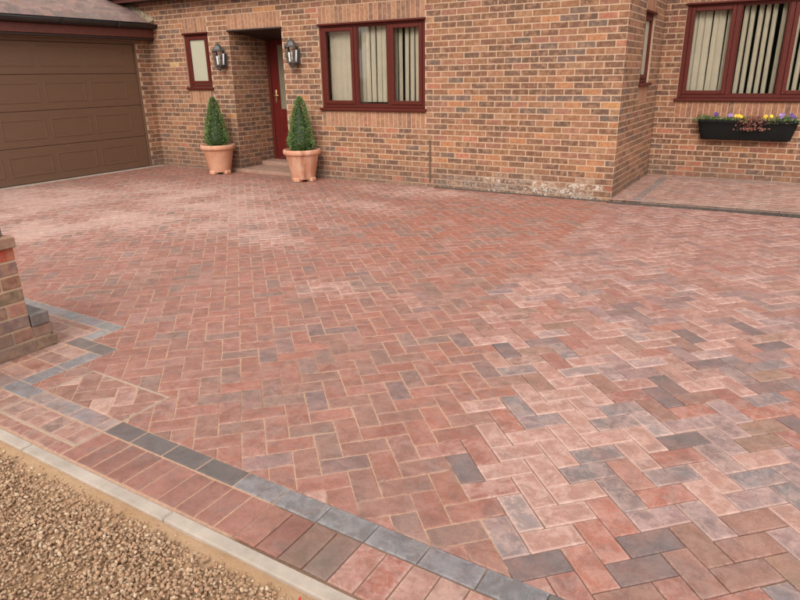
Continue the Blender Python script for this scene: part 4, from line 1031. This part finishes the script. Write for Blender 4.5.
for l in range(len(rings)-1):
    for i in range(n_): j = (i+1) % n_; fs.append((l*n_+i, l*n_+j, (l+1)*n_+j, (l+1)*n_+i))
fs.append(tuple(range(n_))[::-1]); mb.add(vs, fs); mb.build('trough', 'black_plastic', e, smooth=True)
mb = MB(); mb.add(oval(wz1-.035, .90), [tuple(range(n_))]); mb.build('soil', 'soil', e)
for bx in (wx0+.2, wx1-.2): MB().box(bx-.012, bx+.012, 2.165, 2.194, wz0+.02, wz1-.05, b=.002).build('bracket', 'black_plastic', e)
def leaf_quad(mb, p, d, L, w, c, r):
    s_ = d.cross(Vector((r.uniform(-1, 1), r.uniform(-1, 1), r.uniform(-1, 1)))).normalized(); n_ = d.cross(s_)*L*.12
    mb.add([p, p+d*L*.45+s_*w+n_, p+d*L, p+d*L*.45-s_*w+n_], [(0, 1, 2, 3)], c)
def flower(x_, y_, label, pm, seed, n=4, leafc=(.10, .19, .05), spread=.055, hgt=.06):
    r = random.Random(seed); e = empty('pansy', loc=(x_, y_, wz1-.035), label=label, cat='flower')
    mb = MB()
    for i in range(70):
        a = r.uniform(0, 2*PI); rr = spread*math.sqrt(r.random()); p = Vector((rr*math.cos(a), rr*math.sin(a)*.8, r.random()*hgt*.8)); d = Vector((math.cos(a)+r.uniform(-.5, .5), math.sin(a)+r.uniform(-.5, .5), r.uniform(.2, 1.4))).normalized()
        k = r.uniform(.7, 1.4); leaf_quad(mb, p, d, r.uniform(.025, .045), .009, (leafc[0]*k, leafc[1]*k, leafc[2]*k, 1), r)
    mb.build('foliage', 'leaf_green', e)
    for i in range(n):
        mb = MB(); a = r.uniform(0, 2*PI); rr = spread*.8*r.random(); c0 = Vector((rr*math.cos(a), rr*math.sin(a)*.6-.02, hgt+r.uniform(-.005, .035)))
        face = Vector((r.uniform(-.3, .5), -1, r.uniform(.1, .7))).normalized(); s_ = face.cross(Vector((0, 0, 1))).normalized(); u_ = s_.cross(face)
        for q in range(5):
            t = 2*PI*q/5+.3; dq = (s_*math.cos(t)+u_*math.sin(t)); sq = (s_*-math.sin(t)+u_*math.cos(t)); L = .026
            mb.add([c0, c0+dq*L*.5+sq*.015+face*.002, c0+dq*L+face*.003, c0+dq*L*.5-sq*.015+face*.002], [(0, 1, 2, 3)])
        mb.tube([c0-face*.002, c0-Vector((0, 0, .04))], .0015, 4)
        mb.build('flower_head', pm, e)
flower(.84, 2.06, 'dark purple pansy near the left end of the black planter', 'petal_purple', 1, 4, hgt=.085)
flower(1.00, 2.05, 'mauve pansy between the purple one and the left yellow flower', 'petal_mauve', 2, 3, hgt=.075)
flower(1.12, 2.05, 'small yellow pansy left of the drooping reddish heather', 'petal_yellow', 3, 3)
flower(1.47, 2.05, 'larger yellow pansy right of the drooping reddish heather', 'petal_yellow', 4, 6)
flower(1.61, 2.06, 'pale mauve pansy between the yellow one and the last purple one', 'petal_mauve', 5, 4, hgt=.085)
flower(1.74, 2.05, 'dark purple pansy at the right end of the black planter', 'petal_purple', 6, 5, hgt=.085)
def bush(x_, y_, label, name, cat, seed, colr, n, sx, hz, droop=0.0, L=.035):
    r = random.Random(seed); e = empty(name, loc=(x_, y_, wz1-.035), label=label, cat=cat); mb = MB(); st = MB()
    for i in range(n):
        a = r.uniform(0, 2*PI); x = r.gauss(0, sx); y = r.uniform(-.07, .05); top = hz*r.random()
        for k in range(6):
            t = k/5; p = Vector((x*(1+.5*t), y-.05*t*droop*2, top*math.sin(PI*min(1, t*.8+.1))-droop*.12*t*t)); d = Vector((r.uniform(-.7, .7), r.uniform(-1, .3), r.uniform(-.3, 1)-droop*t)).normalized()
            kk = r.uniform(.7, 1.35); leaf_quad(mb, p, d, L*r.uniform(.6, 1.1), L*.22, tuple(c*kk for c in colr)+(1,), r)
    mb.build('foliage', 'leaf_green', e)
bush(.71, 2.07, 'low green leaves at the left end of the black planter', 'trailing_plant', 'plant', 11, (.11, .17, .06), 60, .055, .09)
bush(1.30, 2.05, 'reddish drooping heather in the middle of the black planter', 'heather', 'plant', 12, (.30, .12, .09), 110, .060, .12, droop=.7)
bush(1.21, 2.04, 'yellowish green trailing leaves left of the heather', 'trailing_plant', 'plant', 13, (.26, .27, .09), 60, .055, .08)
bush(1.54, 2.05, 'yellowish green leaves right of the larger yellow pansy', 'trailing_plant', 'plant', 14, (.24, .26, .10), 55, .05, .09)
bush(1.68, 2.06, 'dull green leaves between the mauve and the last purple pansy', 'trailing_plant', 'plant', 15, (.13, .19, .08), 55, .05, .09)
# unseen leafy backdrop behind the camera, added to darken the window reflections
r = random.Random(5); mb = MB(); mb.box(-16, 10, -19.6, -18.6, -.1, 4.6, c=(.02, .035, .012, 1)); n_ = 0
for i in range(9000):
    p = Vector((r.uniform(-16, 10), -18.55+r.gauss(0, .12), r.uniform(0, 4.8))); d = Vector((r.uniform(-1, 1), 1, r.uniform(-.5, 1))).normalized(); k = r.uniform(.6, 1.5); leaf_quad(mb, p, d, .16, .05, (.04*k, .075*k, .025*k, 1), r)
mb.build('backdrop', 'leaf_green', label='unseen dark leafy hedge behind the camera, reflected in the window panes', cat='backdrop')
